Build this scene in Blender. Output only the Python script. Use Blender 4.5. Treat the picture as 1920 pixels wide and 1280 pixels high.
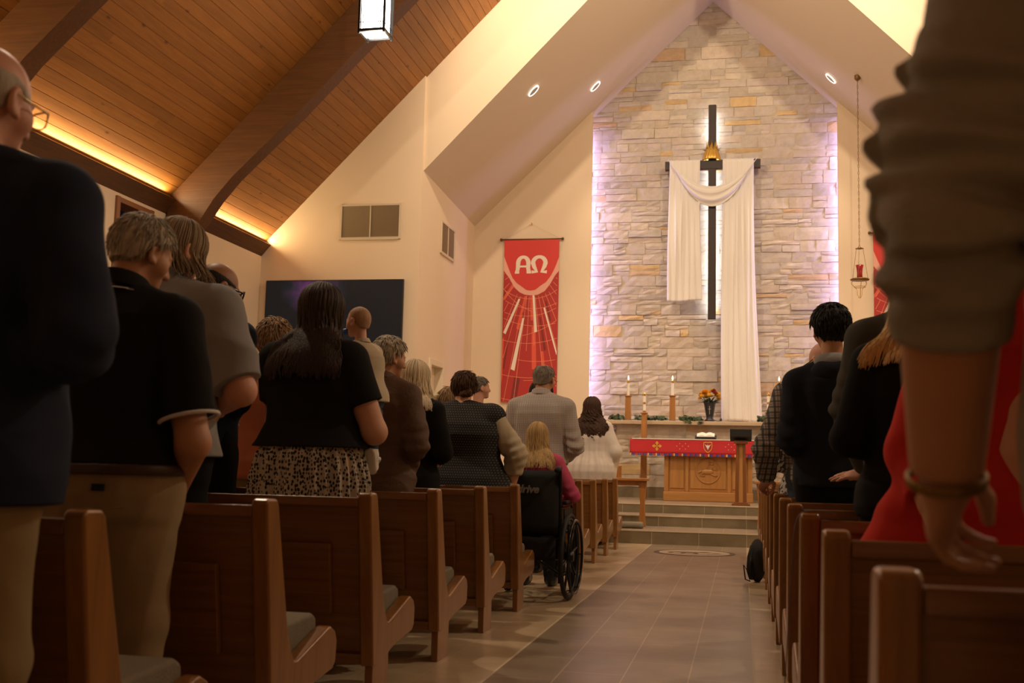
import bpy, bmesh, math, random
import numpy as np
from mathutils import Vector, Matrix

for _o in list(bpy.data.objects):
    bpy.data.objects.remove(_o)
SC = bpy.context.scene
COL = SC.collection
R = math.radians
rng = random.Random(7)

# ------------------------------------------------------------------ camera
# world: X to the right, Y down the aisle towards the altar, Z up; the camera stands at X=Y=0
FPX, CX, CY, CAMZ = 2081.0, 960.0, 640.0, 0.943
_F = np.array([1392 - CX, 882 - CY, FPX]); _F /= np.linalg.norm(_F)
_U = np.array([1400 - CX, -18050 - CY, FPX]); _U -= _F * (_U @ _F); _U /= np.linalg.norm(_U)
_R = np.cross(-_U, _F)
if _R[0] < 0: _R = -_R
# rows: world axes expressed in camera (x right, y down, z forward)
cam_d = bpy.data.cameras.new('camera'); cam = bpy.data.objects.new('camera', cam_d); COL.objects.link(cam)
cam_d.sensor_fit = 'HORIZONTAL'; cam_d.sensor_width = 36.0; cam_d.lens = FPX / 1920 * 36.0
W2C = np.array([_R, _F, _U])           # world axis i -> camera vector
ax = W2C[:, 0]; ay = -W2C[:, 1]; az = -W2C[:, 2]   # camera x, y(up), z(back) in world coordinates
M = Matrix(((ax[0], ay[0], az[0], 0), (ax[1], ay[1], az[1], 0), (ax[2], ay[2], az[2], CAMZ), (0, 0, 0, 1)))
cam.matrix_world = M
cam_d.clip_start = 0.05; cam_d.clip_end = 100
cam_d.dof.use_dof = True; cam_d.dof.focus_distance = 9.5; cam_d.dof.aperture_fstop = 4.5
SC.camera = cam

def ray(px, py):
    d = np.array([px - CX, py - CY, FPX]); return W2C @ d
def at(px, py, Y):
    r = ray(px, py); t = Y / r[1]; return Vector((r[0] * t, Y, CAMZ + r[2] * t))
def atz(px, py, Z):
    r = ray(px, py); t = (Z - CAMZ) / r[2]; return Vector((r[0] * t, r[1] * t, Z))

# ------------------------------------------------------------------ view and world
SC.view_settings.view_transform = 'Standard'; SC.view_settings.look = 'None'
SC.view_settings.exposure = 0.0; SC.view_settings.gamma = 1.0
SC.view_settings.use_curve_mapping = False
world = bpy.data.worlds.new('world'); SC.world = world; world.use_nodes = True
world.node_tree.nodes['Background'].inputs[0].default_value = (1.0, 0.72, 0.45, 1)
world.node_tree.nodes['Background'].inputs[1].default_value = 0.012

# ------------------------------------------------------------------ main lights (the lamps of the church)
WARM = (1.0, 0.78, 0.55); WHITE = (1.0, 0.93, 0.84); PURPLE = (0.54, 0.45, 1.0)
AX = -0.535                     # axis of the nave and chancel
def add_light(name, kind, loc, energy, color, target=None, **kw):
    d = bpy.data.lights.new(name, kind); d.energy = energy; d.color = color
    for k, v in kw.items(): setattr(d, k, v)
    o = bpy.data.objects.new(name, d); COL.objects.link(o); o.location = loc
    if target is not None:
        o.rotation_euler = (Vector(target) - Vector(loc)).to_track_quat('-Z', 'Y').to_euler()
    return o
def area(name, loc, target, sx, sy, energy, color, up=None):
    o = add_light(name, 'AREA', loc, energy, color, None, shape='RECTANGLE', size=sx, size_y=sy)
    z = -(Vector(target) - Vector(loc)).normalized(); y = Vector(up or (0, 0, 1)); x = y.cross(z).normalized(); y = z.cross(x)
    o.matrix_world = Matrix(((x.x, y.x, z.x, loc[0]), (x.y, y.y, z.y, loc[1]), (x.z, y.z, z.z, loc[2]), (0, 0, 0, 1)))
    return o

def nave_z(x): return 11.472 - 1.02 * abs(x - AX)
# spots fixed to the altar side of the two ribs
for y, e, k in ((13.64, 540, 2.3), (9.30, 270, 2.3)):
    for sx in (-1, 1):
        x = AX + sx * k
        add_light('rib_spot', 'SPOT', (x, y, nave_z(x) - 0.65), e, WARM, (AX - sx * 0.3, 19.8, 4.4), spot_size=R(125 if y > 12 else 95), spot_blend=0.5, shadow_soft_size=0.05)
# small recessed chancel lamps
for x, y in ((-3.35, 17.25), (-2.57, 19.0), (1.49, 19.0), (2.28, 17.25)):
    z = 9.75 - abs(x - AX)
    add_light('chancel_downlight', 'SPOT', (x, y, z - 0.12), 260, WARM, (AX + (x - AX) * 0.3, 18.3, 0.6), spot_size=R(80), spot_blend=0.7, shadow_soft_size=0.06)
# coloured strips hidden in the slots either side of the stone
for sx in (-1, 1):
    area('slot_strip', (AX + sx * 2.42, 19.93, 4.6), (AX + sx * 1.2, 20.2, 4.6), 0.03, 5.0, 50, PURPLE)
# white strip on the back of the cross
area('cross_strip', (AX, 19.915, 5.56), (AX, 20.5, 5.56), 0.05, 3.7, 16, (0.95, 0.96, 1.0))
# cove strips behind the eaves boards
for sx in (-1, 1):
    for y0, y1 in ((0.3, 4.4), (4.7, 8.75), (9.05, 13.1), (13.4, 16.25)):
        area('cove_strip', (AX + sx * 6.875, (y0 + y1) / 2, 4.372), (AX + sx * 6.0, (y0 + y1) / 2, 5.28), y1 - y0, 0.03, 12 * (y1 - y0), (1.0, 0.70, 0.36), up=(sx, 0, 1.0))
# pendant lanterns down the nave (the ones behind the camera and behind the arm are only felt)
for x, y, e, e2 in ((-3.97, 11.24, 36, 120), (2.9, 11.24, 36, 120), (-3.97, 6.7, 34, 230), (2.9, 6.7, 34, 230), (-3.97, 2.2, 4, 18), (2.9, 2.2, 4, 18)):
    add_light('lantern_light', 'POINT', (x, y, 5.45), e, WARM, None, shadow_soft_size=0.12)
    add_light('lantern_downlight', 'SPOT', (x, y, 5.42), e2, WARM, (x, y, 0), spot_size=R(165), spot_blend=0.4, shadow_soft_size=0.12)

# ------------------------------------------------------------------ materials
MATS = {}
def mat(name, color, rough=0.6, metal=0.0, bump=0.0, bscale=60.0, var=0.0, vscale=4.0, spec=0.5, coat=0.0, emit=None, estr=0.0, island=0.0, stretch=(1, 1, 1), sheen=0.0):
    if name in MATS: return MATS[name]
    m = bpy.data.materials.new(name); m.use_nodes = True; nt = m.node_tree; b = nt.nodes['Principled BSDF']
    b.inputs['Base Color'].default_value = (*color, 1); b.inputs['Roughness'].default_value = rough
    b.inputs['Metallic'].default_value = metal; b.inputs['Specular IOR Level'].default_value = spec
    b.inputs['Coat Weight'].default_value = coat; b.inputs['Coat Roughness'].default_value = 0.15
    b.inputs['Sheen Weight'].default_value = sheen
    if emit: b.inputs['Emission Color'].default_value = (*emit, 1); b.inputs['Emission Strength'].default_value = estr
    N = nt.nodes.new; L = nt.links.new
    tc = N('ShaderNodeTexCoord'); mp = N('ShaderNodeMapping'); L(tc.outputs['Object'], mp.inputs[0]); mp.inputs['Scale'].default_value = stretch
    src = None
    if var > 0:
        n = N('ShaderNodeTexNoise'); n.inputs['Scale'].default_value = vscale; n.inputs['Detail'].default_value = 5; L(mp.outputs[0], n.inputs['Vector'])
        mx = N('ShaderNodeMix'); mx.data_type = 'RGBA'
        mx.inputs[6].default_value = (*[c * (1 - var) for c in color], 1); mx.inputs[7].default_value = (*[min(1, c * (1 + var)) for c in color], 1)
        L(n.outputs['Fac'], mx.inputs[0]); src = mx.outputs[2]
    if island > 0:
        g = N('ShaderNodeNewGeometry'); mr = N('ShaderNodeMapRange'); mr.inputs[3].default_value = 1 - island; mr.inputs[4].default_value = 1 + island
        L(g.outputs['Random Per Island'], mr.inputs[0])
        vm = N('ShaderNodeVectorMath'); vm.operation = 'SCALE'
        if src: L(src, vm.inputs[0])
        else: vm.inputs[0].default_value = color
        L(mr.outputs[0], vm.inputs['Scale']); src = vm.outputs[0]
    if src: L(src, b.inputs['Base Color'])
    if bump > 0:
        n2 = N('ShaderNodeTexNoise'); n2.inputs['Scale'].default_value = bscale; n2.inputs['Detail'].default_value = 4; L(mp.outputs[0], n2.inputs['Vector'])
        bp = N('ShaderNodeBump'); bp.inputs['Strength'].default_value = bump; bp.inputs['Distance'].default_value = 0.01
        L(n2.outputs['Fac'], bp.inputs['Height']); L(bp.outputs[0], b.inputs['Normal'])
    MATS[name] = m; return m

def node_mat(name):
    m = bpy.data.materials.new(name); m.use_nodes = True; MATS[name] = m
    nt = m.node_tree; return m, nt, nt.nodes.new, nt.links.new, nt.nodes['Principled BSDF']

def wood(name, c1, c2, rough=0.35, axis='X', coat=0.3, scale=1.0, island=0.0, knots=False):
    """grain runs along the given object axis"""
    m, nt, N, L, b = node_mat(name)
    tc = N('ShaderNodeTexCoord'); mp = N('ShaderNodeMapping'); L(tc.outputs['Object'], mp.inputs[0])
    s = {'X': (1.2, 22, 22), 'Y': (22, 1.2, 22), 'Z': (22, 22, 1.2)}[axis]
    mp.inputs['Scale'].default_value = [v * scale for v in s]
    off = None
    if island > 0:
        g = N('ShaderNodeNewGeometry'); sc = N('ShaderNodeMath'); sc.operation = 'MULTIPLY'; sc.inputs[1].default_value = 37.0
        L(g.outputs['Random Per Island'], sc.inputs[0]); cb = N('ShaderNodeCombineXYZ'); L(sc.outputs[0], cb.inputs[0]); L(sc.outputs[0], cb.inputs[1]); L(sc.outputs[0], cb.inputs[2])
        L(cb.outputs[0], mp.inputs['Location'])
    n = N('ShaderNodeTexNoise'); n.inputs['Scale'].default_value = 1.6; n.inputs['Detail'].default_value = 7; n.inputs['Roughness'].default_value = 0.62; n.inputs['Distortion'].default_value = 0.6
    L(mp.outputs[0], n.inputs['Vector'])
    cr = N('ShaderNodeValToRGB'); cr.color_ramp.elements[0].position = 0.3; cr.color_ramp.elements[1].position = 0.72
    cr.color_ramp.elements[0].color = (*c2, 1); cr.color_ramp.elements[1].color = (*c1, 1); L(n.outputs['Fac'], cr.inputs[0])
    src = cr.outputs[0]
    if knots:
        mk = N('ShaderNodeMapping'); L(tc.outputs['Object'], mk.inputs[0]); mk.inputs['Scale'].default_value = {'Y': (4.0, 1.6, 4.0), 'X': (1.6, 4, 4), 'Z': (4, 4, 1.6)}[axis]
        v = N('ShaderNodeTexVoronoi'); v.inputs['Scale'].default_value = 1.3; L(mk.outputs[0], v.inputs['Vector'])
        r2 = N('ShaderNodeValToRGB'); r2.color_ramp.elements[0].position = 0.03; r2.color_ramp.elements[1].position = 0.11
        r2.color_ramp.elements[0].color = (0.35, 0.30, 0.26, 1); r2.color_ramp.elements[1].color = (1, 1, 1, 1); L(v.outputs['Distance'], r2.inputs[0])
        mx = N('ShaderNodeMix'); mx.data_type = 'RGBA'; mx.blend_type = 'MULTIPLY'; mx.inputs[0].default_value = 1.0
        L(src, mx.inputs[6]); L(r2.outputs[0], mx.inputs[7]); src = mx.outputs[2]
    if island > 0:
        mr = N('ShaderNodeMapRange'); mr.inputs[3].default_value = 1 - island; mr.inputs[4].default_value = 1 + island; L(g.outputs['Random Per Island'], mr.inputs[0])
        vm = N('ShaderNodeVectorMath'); vm.operation = 'SCALE'; L(src, vm.inputs[0]); L(mr.outputs[0], vm.inputs['Scale']); src = vm.outputs[0]
    L(src, b.inputs['Base Color']); b.inputs['Roughness'].default_value = rough; b.inputs['Coat Weight'].default_value = coat; b.inputs['Coat Roughness'].default_value = 0.2
    bp = N('ShaderNodeBump'); bp.inputs['Strength'].default_value = 0.12; bp.inputs['Distance'].default_value = 0.004; L(n.outputs['Fac'], bp.inputs['Height']); L(bp.outputs[0], b.inputs['Normal'])
    return m

# ------------------------------------------------------------------ object helpers
def tag(o, label=None, cat=None, group=None, kind=None):
    if label: o['label'] = label
    if cat: o['category'] = cat
    if group: o['group'] = group
    if kind: o['kind'] = kind
    return o
def thing(name, label, cat, loc=(0, 0, 0), rotz=0.0, group=None):
    o = bpy.data.objects.new(name, None); COL.objects.link(o); o.location = loc; o.rotation_euler = (0, 0, rotz)
    o.empty_display_size = 0.1
    return tag(o, label, cat, group)
def raw_mesh(name, verts, faces, m, parent=None, smooth=False):
    me = bpy.data.meshes.new(name)
    verts = np.asarray(verts, dtype=np.float32).reshape(-1, 3)
    if isinstance(faces, np.ndarray):
        n, k = faces.shape
        me.vertices.add(len(verts)); me.vertices.foreach_set('co', verts.ravel())
        me.loops.add(n * k); me.loops.foreach_set('vertex_index', faces.astype(np.int32).ravel())
        me.polygons.add(n); me.polygons.foreach_set('loop_start', np.arange(0, n * k, k, dtype=np.int32))
        me.update(calc_edges=True); me.validate()
    else:
        me.from_pydata([tuple(v) for v in verts], [], faces)
    ms = m if isinstance(m, (list, tuple)) else [m]
    for x in ms: me.materials.append(x)
    if smooth: me.polygons.foreach_set('use_smooth', [True] * len(me.polygons))
    o = bpy.data.objects.new(name, me); COL.objects.link(o)
    if parent: o.parent = parent
    return o

class MB:
    """collects shapes that become ONE mesh object"""
    def __init__(s): s.v = []; s.f = []; s.mi = []; s.cur = 0
    def add(s, vs, fs):
        n = len(s.v); s.v += [tuple(v) for v in vs]
        for f in fs: s.f.append([i + n for i in f]); s.mi.append(s.cur)
        return s
    def box(s, x0, x1, y0, y1, z0, z1, rot=None, c=None):
        vs = [Vector((x, y, z)) for z in (z0, z1) for y in (y0, y1) for x in (x0, x1)]
        if rot is not None:
            c = Vector(c) if c is not None else Vector(((x0 + x1) / 2, (y0 + y1) / 2, (z0 + z1) / 2)); vs = [c + rot @ (v - c) for v in vs]
        return s.add(vs, [(0, 2, 3, 1), (4, 5, 7, 6), (0, 1, 5, 4), (2, 6, 7, 3), (0, 4, 6, 2), (1, 3, 7, 5)])
    def prism(s, poly, axis, lo, hi):
        """poly: 2D outline (counter-clockwise) in the two other axes, in order (x,y),(x,z) or (y,z)"""
        n = len(poly)
        def mk(p, t): return {'x': (t, p[0], p[1]), 'y': (p[0], t, p[1]), 'z': (p[0], p[1], t)}[axis]
        vs = [mk(p, lo) for p in poly] + [mk(p, hi) for p in poly]
        fs = [tuple(range(n))[::-1], tuple(range(n, 2 * n))] + [(i, (i + 1) % n, n + (i + 1) % n, n + i) for i in range(n)]
        return s.add(vs, fs)
    def tube(s, pts, r, n=8, closed=False, cap=True):
        pts = [Vector(p) for p in pts]; m = len(pts); rs = r if isinstance(r, (list, tuple)) else [r] * m
        vs = []; fs = []; prev = None
        for i, p in enumerate(pts):
            if closed: t = pts[(i + 1) % m] - pts[i - 1]
            else: t = pts[min(i + 1, m - 1)] - pts[max(i - 1, 0)]
            t = t.normalized() if t.length > 1e-9 else Vector((0, 0, 1))
            if prev is None:
                u = t.cross(Vector((0, 0, 1)));
                if u.length < 1e-3: u = t.cross(Vector((1, 0, 0)))
            else: u = prev - t * prev.dot(t)
            u = u.normalized(); prev = u; w = t.cross(u)
            for k in range(n):
                a = 2 * math.pi * k / n; vs.append(p + (u * math.cos(a) + w * math.sin(a)) * rs[i])
        for i in range(m if closed else m - 1):
            j = (i + 1) % m
            for k in range(n): fs.append((i * n + k, i * n + (k + 1) % n, j * n + (k + 1) % n, j * n + k))
        if cap and not closed: fs.append(tuple(range(n))[::-1]); fs.append(tuple(range((m - 1) * n, m * n)))
        return s.add(vs, fs)
    def cyl(s, a, b, r1, r2=None, n=16): return s.tube([a, b], [r1, r1 if r2 is None else r2], n)
    def lathe(s, prof, c=(0, 0, 0), n=24):
        """prof: (radius, z) from bottom to top"""
        vs = []; fs = []; m = len(prof)
        for r, z in prof:
            for k in range(n):
                a = 2 * math.pi * k / n; vs.append((c[0] + r * math.cos(a), c[1] + r * math.sin(a), c[2] + z))
        for i in range(m - 1):
            for k in range(n): fs.append((i * n + k, i * n + (k + 1) % n, (i + 1) * n + (k + 1) % n, (i + 1) * n + k))
        fs.append(tuple(range(n))[::-1]); fs.append(tuple(range((m - 1) * n, m * n)))
        return s.add(vs, fs)
    def ball(s, c, rx, ry=None, rz=None, n=12, rot=None):
        ry = ry or rx; rz = rz or rx; vs = []; fs = []; h = n // 2
        for i in range(h + 1):
            t = math.pi * i / h
            for k in range(n):
                a = 2 * math.pi * k / n; v = Vector((rx * math.sin(t) * math.cos(a), ry * math.sin(t) * math.sin(a), -rz * math.cos(t)))
                if rot is not None: v = rot @ v
                vs.append(Vector(c) + v)
        for i in range(h):
            for k in range(n): fs.append((i * n + k, i * n + (k + 1) % n, (i + 1) * n + (k + 1) % n, (i + 1) * n + k))
        return s.add(vs, fs)
    def grid(s, fn, nu, nv, flip=False):
        """fn(u,v) -> point, u,v in 0..1"""
        vs = [fn(i / nu, j / nv) for j in range(nv + 1) for i in range(nu + 1)]; fs = []
        for j in range(nv):
            for i in range(nu):
                q = (j * (nu + 1) + i, j * (nu + 1) + i + 1, (j + 1) * (nu + 1) + i + 1, (j + 1) * (nu + 1) + i)
                fs.append(q[::-1] if flip else q)
        return s.add(vs, fs)
    def build(s, name, m, parent=None, smooth=False, bevel=0.0, seg=2, solid=0.0, weld=False):
        o = raw_mesh(name, s.v, s.f, m, parent, smooth)
        if any(s.mi): o.data.polygons.foreach_set('material_index', s.mi)
        if weld:
            bm = bmesh.new(); bm.from_mesh(o.data); bmesh.ops.remove_doubles(bm, verts=bm.verts, dist=1e-5); bmesh.ops.recalc_face_normals(bm, faces=bm.faces); bm.to_mesh(o.data); bm.free()
        if solid:
            q = o.modifiers.new('solid', 'SOLIDIFY'); q.thickness = solid; q.offset = 0
        if bevel:
            q = o.modifiers.new('bevel', 'BEVEL'); q.width = bevel; q.segments = seg; q.limit_method = 'ANGLE'; q.angle_limit = R(35)
            if not smooth:
                o.data.polygons.foreach_set('use_smooth', [True] * len(o.data.polygons)); o.data.update()
                w = o.modifiers.new('wn', 'WEIGHTED_NORMAL'); w.keep_sharp = True
        return o
def kids(o): return [c for c in bpy.data.objects if c.parent == o]
def copy_tree(o, children, loc, label=None):
    c = o.copy(); COL.objects.link(c); c.location = loc
    if label: c['label'] = label
    for ch, gr in children:
        d = ch.copy(); COL.objects.link(d); d.parent = c
        for g in gr:
            e = g.copy(); COL.objects.link(e); e.parent = d
    return c
def text_mesh(body, size, extrude=0.001, shear=0.0, bold=0.0):
    cu = bpy.data.curves.new('lettering', 'FONT'); cu.body = body; cu.size = size; cu.extrude = extrude; cu.shear = shear; cu.offset = bold
    cu.align_x = 'CENTER'; cu.align_y = 'CENTER'; cu.resolution_u = 4
    o = bpy.data.objects.new('lettering', cu); COL.objects.link(o)
    dg = bpy.context.evaluated_depsgraph_get(); me = bpy.data.meshes.new_from_object(o.evaluated_get(dg)); bpy.data.objects.remove(o); bpy.data.curves.remove(cu)
    return me
# ------------------------------------------------------------------ the setting
plaster = mat('cream_plaster', (0.78, 0.63, 0.455), 0.75, bump=0.05, bscale=180, var=0.02, vscale=1.5)
ceil_white = mat('ceiling_plaster', (0.66, 0.55, 0.42), 0.8, bump=0.04, bscale=160)
beam_wood = wood('beam_wood', (0.155, 0.062, 0.018), (0.095, 0.036, 0.010), 0.5, 'X', 0.05)
eave_wood = wood('eave_wood', (0.13, 0.055, 0.018), (0.07, 0.028, 0.009), 0.5, 'Y', 0.05)
plank_wood = wood('plank_wood', (0.36, 0.150, 0.030), (0.25, 0.095, 0.017), 0.5, 'Y', 0.0, 0.7, island=0.16, knots=True)
trim_white = mat('trim_cream', (0.76, 0.66, 0.50), 0.5)
XL, XR = -7.53, 6.46            # nave side walls
CL, CR = -4.90, 3.83            # chancel side walls
YF, YB = 16.30, 19.80           # nave front wall, chancel back wall
ZP = 0.44                       # chancel platform

def tile_mat(name, c1, c2, grout, rough=0.32, wdt=0.58, hgt=0.2915, vertical=False):
    m, nt, N, L, b = node_mat(name)
    tc = N('ShaderNodeTexCoord'); sp = N('ShaderNodeSeparateXYZ'); L(tc.outputs['Object'], sp.inputs[0])
    ad = N('ShaderNodeMath'); ad.operation = 'ADD'; ad.inputs[1].default_value = 1.113 + 10 * 0.583; L(sp.outputs['X'], ad.inputs[0])
    cb = N('ShaderNodeCombineXYZ')
    if vertical: L(ad.outputs[0], cb.inputs[0]); L(sp.outputs['Z'], cb.inputs[1])
    else: L(sp.outputs['Y'], cb.inputs[0]); L(ad.outputs[0], cb.inputs[1])
    br = N('ShaderNodeTexBrick'); L(cb.outputs[0], br.inputs['Vector']); br.inputs['Scale'].default_value = 1.0
    br.inputs['Brick Width'].default_value = wdt; br.inputs['Row Height'].default_value = hgt; br.inputs['Mortar Size'].default_value = 0.0028
    br.inputs['Mortar Smooth'].default_value = 0.0; br.offset = 0.0 if vertical else 0.37; br.offset_frequency = 2; br.inputs['Bias'].default_value = 0
    br.inputs['Color1'].default_value = (*c1, 1); br.inputs['Color2'].default_value = (*c2, 1); br.inputs['Mortar'].default_value = (*grout, 1)
    n = N('ShaderNodeTexNoise'); n.inputs['Scale'].default_value = 3.0; n.inputs['Detail'].default_value = 8; n.inputs['Roughness'].default_value = 0.65; L(tc.outputs['Object'], n.inputs['Vector'])
    mr = N('ShaderNodeMapRange'); mr.inputs[1].default_value = 0.3; mr.inputs[2].default_value = 0.7; mr.inputs[3].default_value = 0.78; mr.inputs[4].default_value = 1.2; L(n.outputs['Fac'], mr.inputs[0])
    vm = N('ShaderNodeVectorMath'); vm.operation = 'SCALE'; L(br.outputs['Color'], vm.inputs[0]); L(mr.outputs[0], vm.inputs['Scale']); L(vm.outputs[0], b.inputs['Base Color'])
    b.inputs['Roughness'].default_value = rough
    bp = N('ShaderNodeBump'); bp.inputs['Strength'].default_value = 0.25; bp.inputs['Distance'].default_value = 0.003; bp.invert = True; L(br.outputs['Fac'], bp.inputs['Height']); L(bp.outputs[0], b.inputs['Normal'])
    return m
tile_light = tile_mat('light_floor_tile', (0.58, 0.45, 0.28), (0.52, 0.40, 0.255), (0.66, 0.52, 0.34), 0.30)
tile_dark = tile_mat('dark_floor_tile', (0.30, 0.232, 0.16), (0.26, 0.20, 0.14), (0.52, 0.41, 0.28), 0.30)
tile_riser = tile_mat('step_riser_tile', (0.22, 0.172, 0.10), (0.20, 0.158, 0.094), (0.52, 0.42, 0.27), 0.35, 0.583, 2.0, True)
nosing = mat('step_nosing', (0.62, 0.52, 0.36), 0.4)

f = MB()
f.cur = 0; f.add([(XL - .2, -5, 0), (-1.113, -5, 0), (-1.113, 14.4, 0), (XL - .2, 14.4, 0)], [(0, 1, 2, 3)])
f.add([(0.053, -5, 0), (XR + .2, -5, 0), (XR + .2, 14.4, 0), (0.053, 14.4, 0)], [(0, 1, 2, 3)])
f.add([(XL - .2, 14.4, 0), (XR + .2, 14.4, 0), (XR + .2, 20.6, 0), (XL - .2, 20.6, 0)], [(0, 1, 2, 3)])
f.cur = 1; f.add([(-1.113, -5, 0), (0.053, -5, 0), (0.053, 14.4, 0), (-1.113, 14.4, 0)], [(0, 1, 2, 3)])
f.cur = 0; f.add([(XL - .2, -5, -.2), (XR + .2, -5, -.2), (XR + .2, 20.6, -.2), (XL - .2, 20.6, -.2)], [(3, 2, 1, 0)])
tag(f.build('floor', [tile_light, tile_dark]), kind='structure')
f = MB()
for x, w in ((-1.113, .006), (.053, .004)):
    f.box(x - w, x + w, -4, 14.15, 0, 0.002)
tag(f.build('trim_1', nosing), kind='structure')

# altar steps: three risers, each tread tiled, with a pale nosing
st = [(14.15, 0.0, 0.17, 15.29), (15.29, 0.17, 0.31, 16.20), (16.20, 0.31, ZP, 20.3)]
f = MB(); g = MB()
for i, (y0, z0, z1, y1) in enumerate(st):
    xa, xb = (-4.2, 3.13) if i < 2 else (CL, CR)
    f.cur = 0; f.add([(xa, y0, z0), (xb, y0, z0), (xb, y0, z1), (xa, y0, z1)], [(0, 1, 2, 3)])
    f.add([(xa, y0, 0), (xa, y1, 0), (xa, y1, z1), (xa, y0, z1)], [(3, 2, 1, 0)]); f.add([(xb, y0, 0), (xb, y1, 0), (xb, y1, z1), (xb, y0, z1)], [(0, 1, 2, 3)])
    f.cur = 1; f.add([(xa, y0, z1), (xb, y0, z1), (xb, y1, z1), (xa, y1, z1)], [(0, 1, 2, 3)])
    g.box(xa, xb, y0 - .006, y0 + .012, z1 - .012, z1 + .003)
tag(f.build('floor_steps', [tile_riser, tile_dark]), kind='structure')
tag(g.build('trim_2', nosing), kind='structure')

# side wall of the nave with its framed window opening, back wall, right wall
WY0, WY1, WZ0, WZ1 = 12.12, 12.88, 2.7, 4.07
f = MB()
f.box(XL - .3, XL, -4.0, WY0, 0, 4.6).box(XL - .3, XL, WY1, 16.6, 0, 4.6).box(XL - .3, XL, WY0, WY1, 0, WZ0).box(XL - .3, XL, WY0, WY1, WZ1, 4.6)
tag(f.build('wall_left', plaster), kind='structure')
tag(MB().box(XR, XR + .3, -4.0, 16.6, 0, 4.6).build('wall_right', plaster), kind='structure')
f = MB(); f.prism([(XL, 0), (XR, 0), (XR, 4.6), (AX, 11.6), (XL, 4.6)], 'y', -4.2, -4.0)
tag(f.build('wall_rear', plaster), kind='structure')
frame_wood = wood('window_wood', (0.30, 0.12, 0.036), (0.20, 0.078, 0.022), 0.4, 'Z', 0.2)
f = MB()
f.box(XL - .26, XL + .03, WY0 - .06, WY0 + .02, WZ0, WZ1 + .05).box(XL - .26, XL + .03, WY1 - .02, WY1 + .06, WZ0, WZ1 + .05)
f.box(XL - .26, XL + .028, WY0 - .055, WY1 + .055, WZ1 - .02, WZ1 + .045).box(XL - .26, XL + .028, WY0 - .055, WY1 + .055, WZ0 - .04, WZ0 + .03)
win = f.build('window_1', frame_wood, bevel=.004); tag(win, kind='structure')
night, nt, N, L, b = node_mat('night_glass'); b.inputs['Base Color'].default_value = (0.01, 0.012, 0.02, 1); b.inputs['Roughness'].default_value = 0.08
b.inputs['Emission Color'].default_value = (0.10, 0.13, 0.35, 1); b.inputs['Emission Strength'].default_value = 0.012
MB().box(XL - .24, XL - .22, WY0, WY1, WZ0, WZ1).build('window_pane', night, win)

# nave front wall: piers either side, and the gable above the chancel arch set a little back
def nz(x): return 11.472 - 1.02 * abs(x - AX)
def az_(x): return 10.0 - 1.03 * abs(x - AX)
f = MB()
f.prism([(XL - .3, 0), (CL, 0), (CL, nz(CL) + .05), (XL - .3, nz(XL - .3) + .05)], 'y', YF, YF + .3)
tag(f.build('wall_front_left', plaster), kind='structure')
f = MB(); f.prism([(CR, 0), (XR + .3, 0), (XR + .3, nz(XR + .3) + .05), (CR, nz(CR) + .05)], 'y', YF, YF + .3)
tag(f.build('wall_front_right', plaster), kind='structure')
f = MB()
f.prism([(CL, az_(CL)), (AX, az_(AX)), (AX, nz(AX) + .05), (CL, nz(CL) + .05)], 'y', YF + .07, YF + .3)
f.prism([(AX, az_(AX)), (CR, az_(CR)), (CR, nz(CR) + .05), (AX, nz(AX) + .05)], 'y', YF + .07, YF + .3)
tag(f.build('wall_gable', plaster, weld=True), kind='structure')

# chancel: side walls (a door in the left one), back wall panels, ceiling
DY0, DY1, DZ1 = 17.08, 17.80, 2.53
f = MB()
f.box(CL - .2, CL, YF + .3, DY0, 0, 6.2).box(CL - .2, CL, DY1, 20.4, 0, 6.2).box(CL - .2, CL, DY0, DY1, DZ1, 6.2)
tag(f.build('wall_chancel_left', plaster), kind='structure')
tag(MB().box(CR, CR + .2, YF + .3, 20.4, 0, 6.2).build('wall_chancel_right', plaster), kind='structure')
f = MB(); f.box(CL - .16, CL - .12, DY0, DY1, ZP, DZ1)
door = f.build('door_1', trim_white); tag(door, kind='structure')
f = MB(); f.box(CL - .12, CL + .025, DY0 - .09, DY0 + .01, ZP, DZ1 + .09).box(CL - .12, CL + .025, DY1 - .01, DY1 + .09, ZP, DZ1 + .09).box(CL - .12, CL + .024, DY0 - .085, DY1 + .085, DZ1 - .01, DZ1 + .085)
f.build('door_frame', trim_white, door, bevel=.004)
f = MB(); f.box(CL - .121, CL - .112, DY0 + .13, DY1 - .13, ZP + .3, ZP + .95).box(CL - .121, CL - .112, DY0 + .13, DY1 - .13, ZP + 1.1, DZ1 - .15)
f.build('door_panel', trim_white, door, bevel=.004)
SL, SR = AX - 2.175, AX + 2.175
def cz(x, y):
    t = min(1.0, max(0.0, (y - YF) / 3.8)); d = abs(x - AX)
    return (10.0 - .45 * t) - d * (1.03 - .068 * t)
f = MB()
f.prism([(CL, 0), (SL, 0), (SL, cz(SL, YB) + .1), (CL, cz(CL, YB) + .1)], 'y', YB, YB + .06)
tag(f.build('wall_back_left', plaster), kind='structure')
f = MB(); f.prism([(SR, 0), (CR, 0), (CR, cz(CR, YB) + .1), (SR, cz(SR, YB) + .1)], 'y', YB, YB + .06)
tag(f.build('wall_back_right', plaster), kind='structure')
f = MB()
for xa, xb in ((CL, AX), (CR, AX)):
    f.grid(lambda u, v: (xa + (xb - xa) * u, YF + .07 + 4.2 * v, cz(xa + (xb - xa) * u, YF + .07 + 4.2 * v)), 8, 8, flip=(xa < AX))
    f.grid(lambda u, v: (xa + (xb - xa) * u, YF + .07 + 4.2 * v, cz(xa + (xb - xa) * u, YF + .07 + 4.2 * v) + .15), 8, 8, flip=(xa > AX))
tag(f.build('ceiling_chancel', ceil_white), kind='structure')

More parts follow.
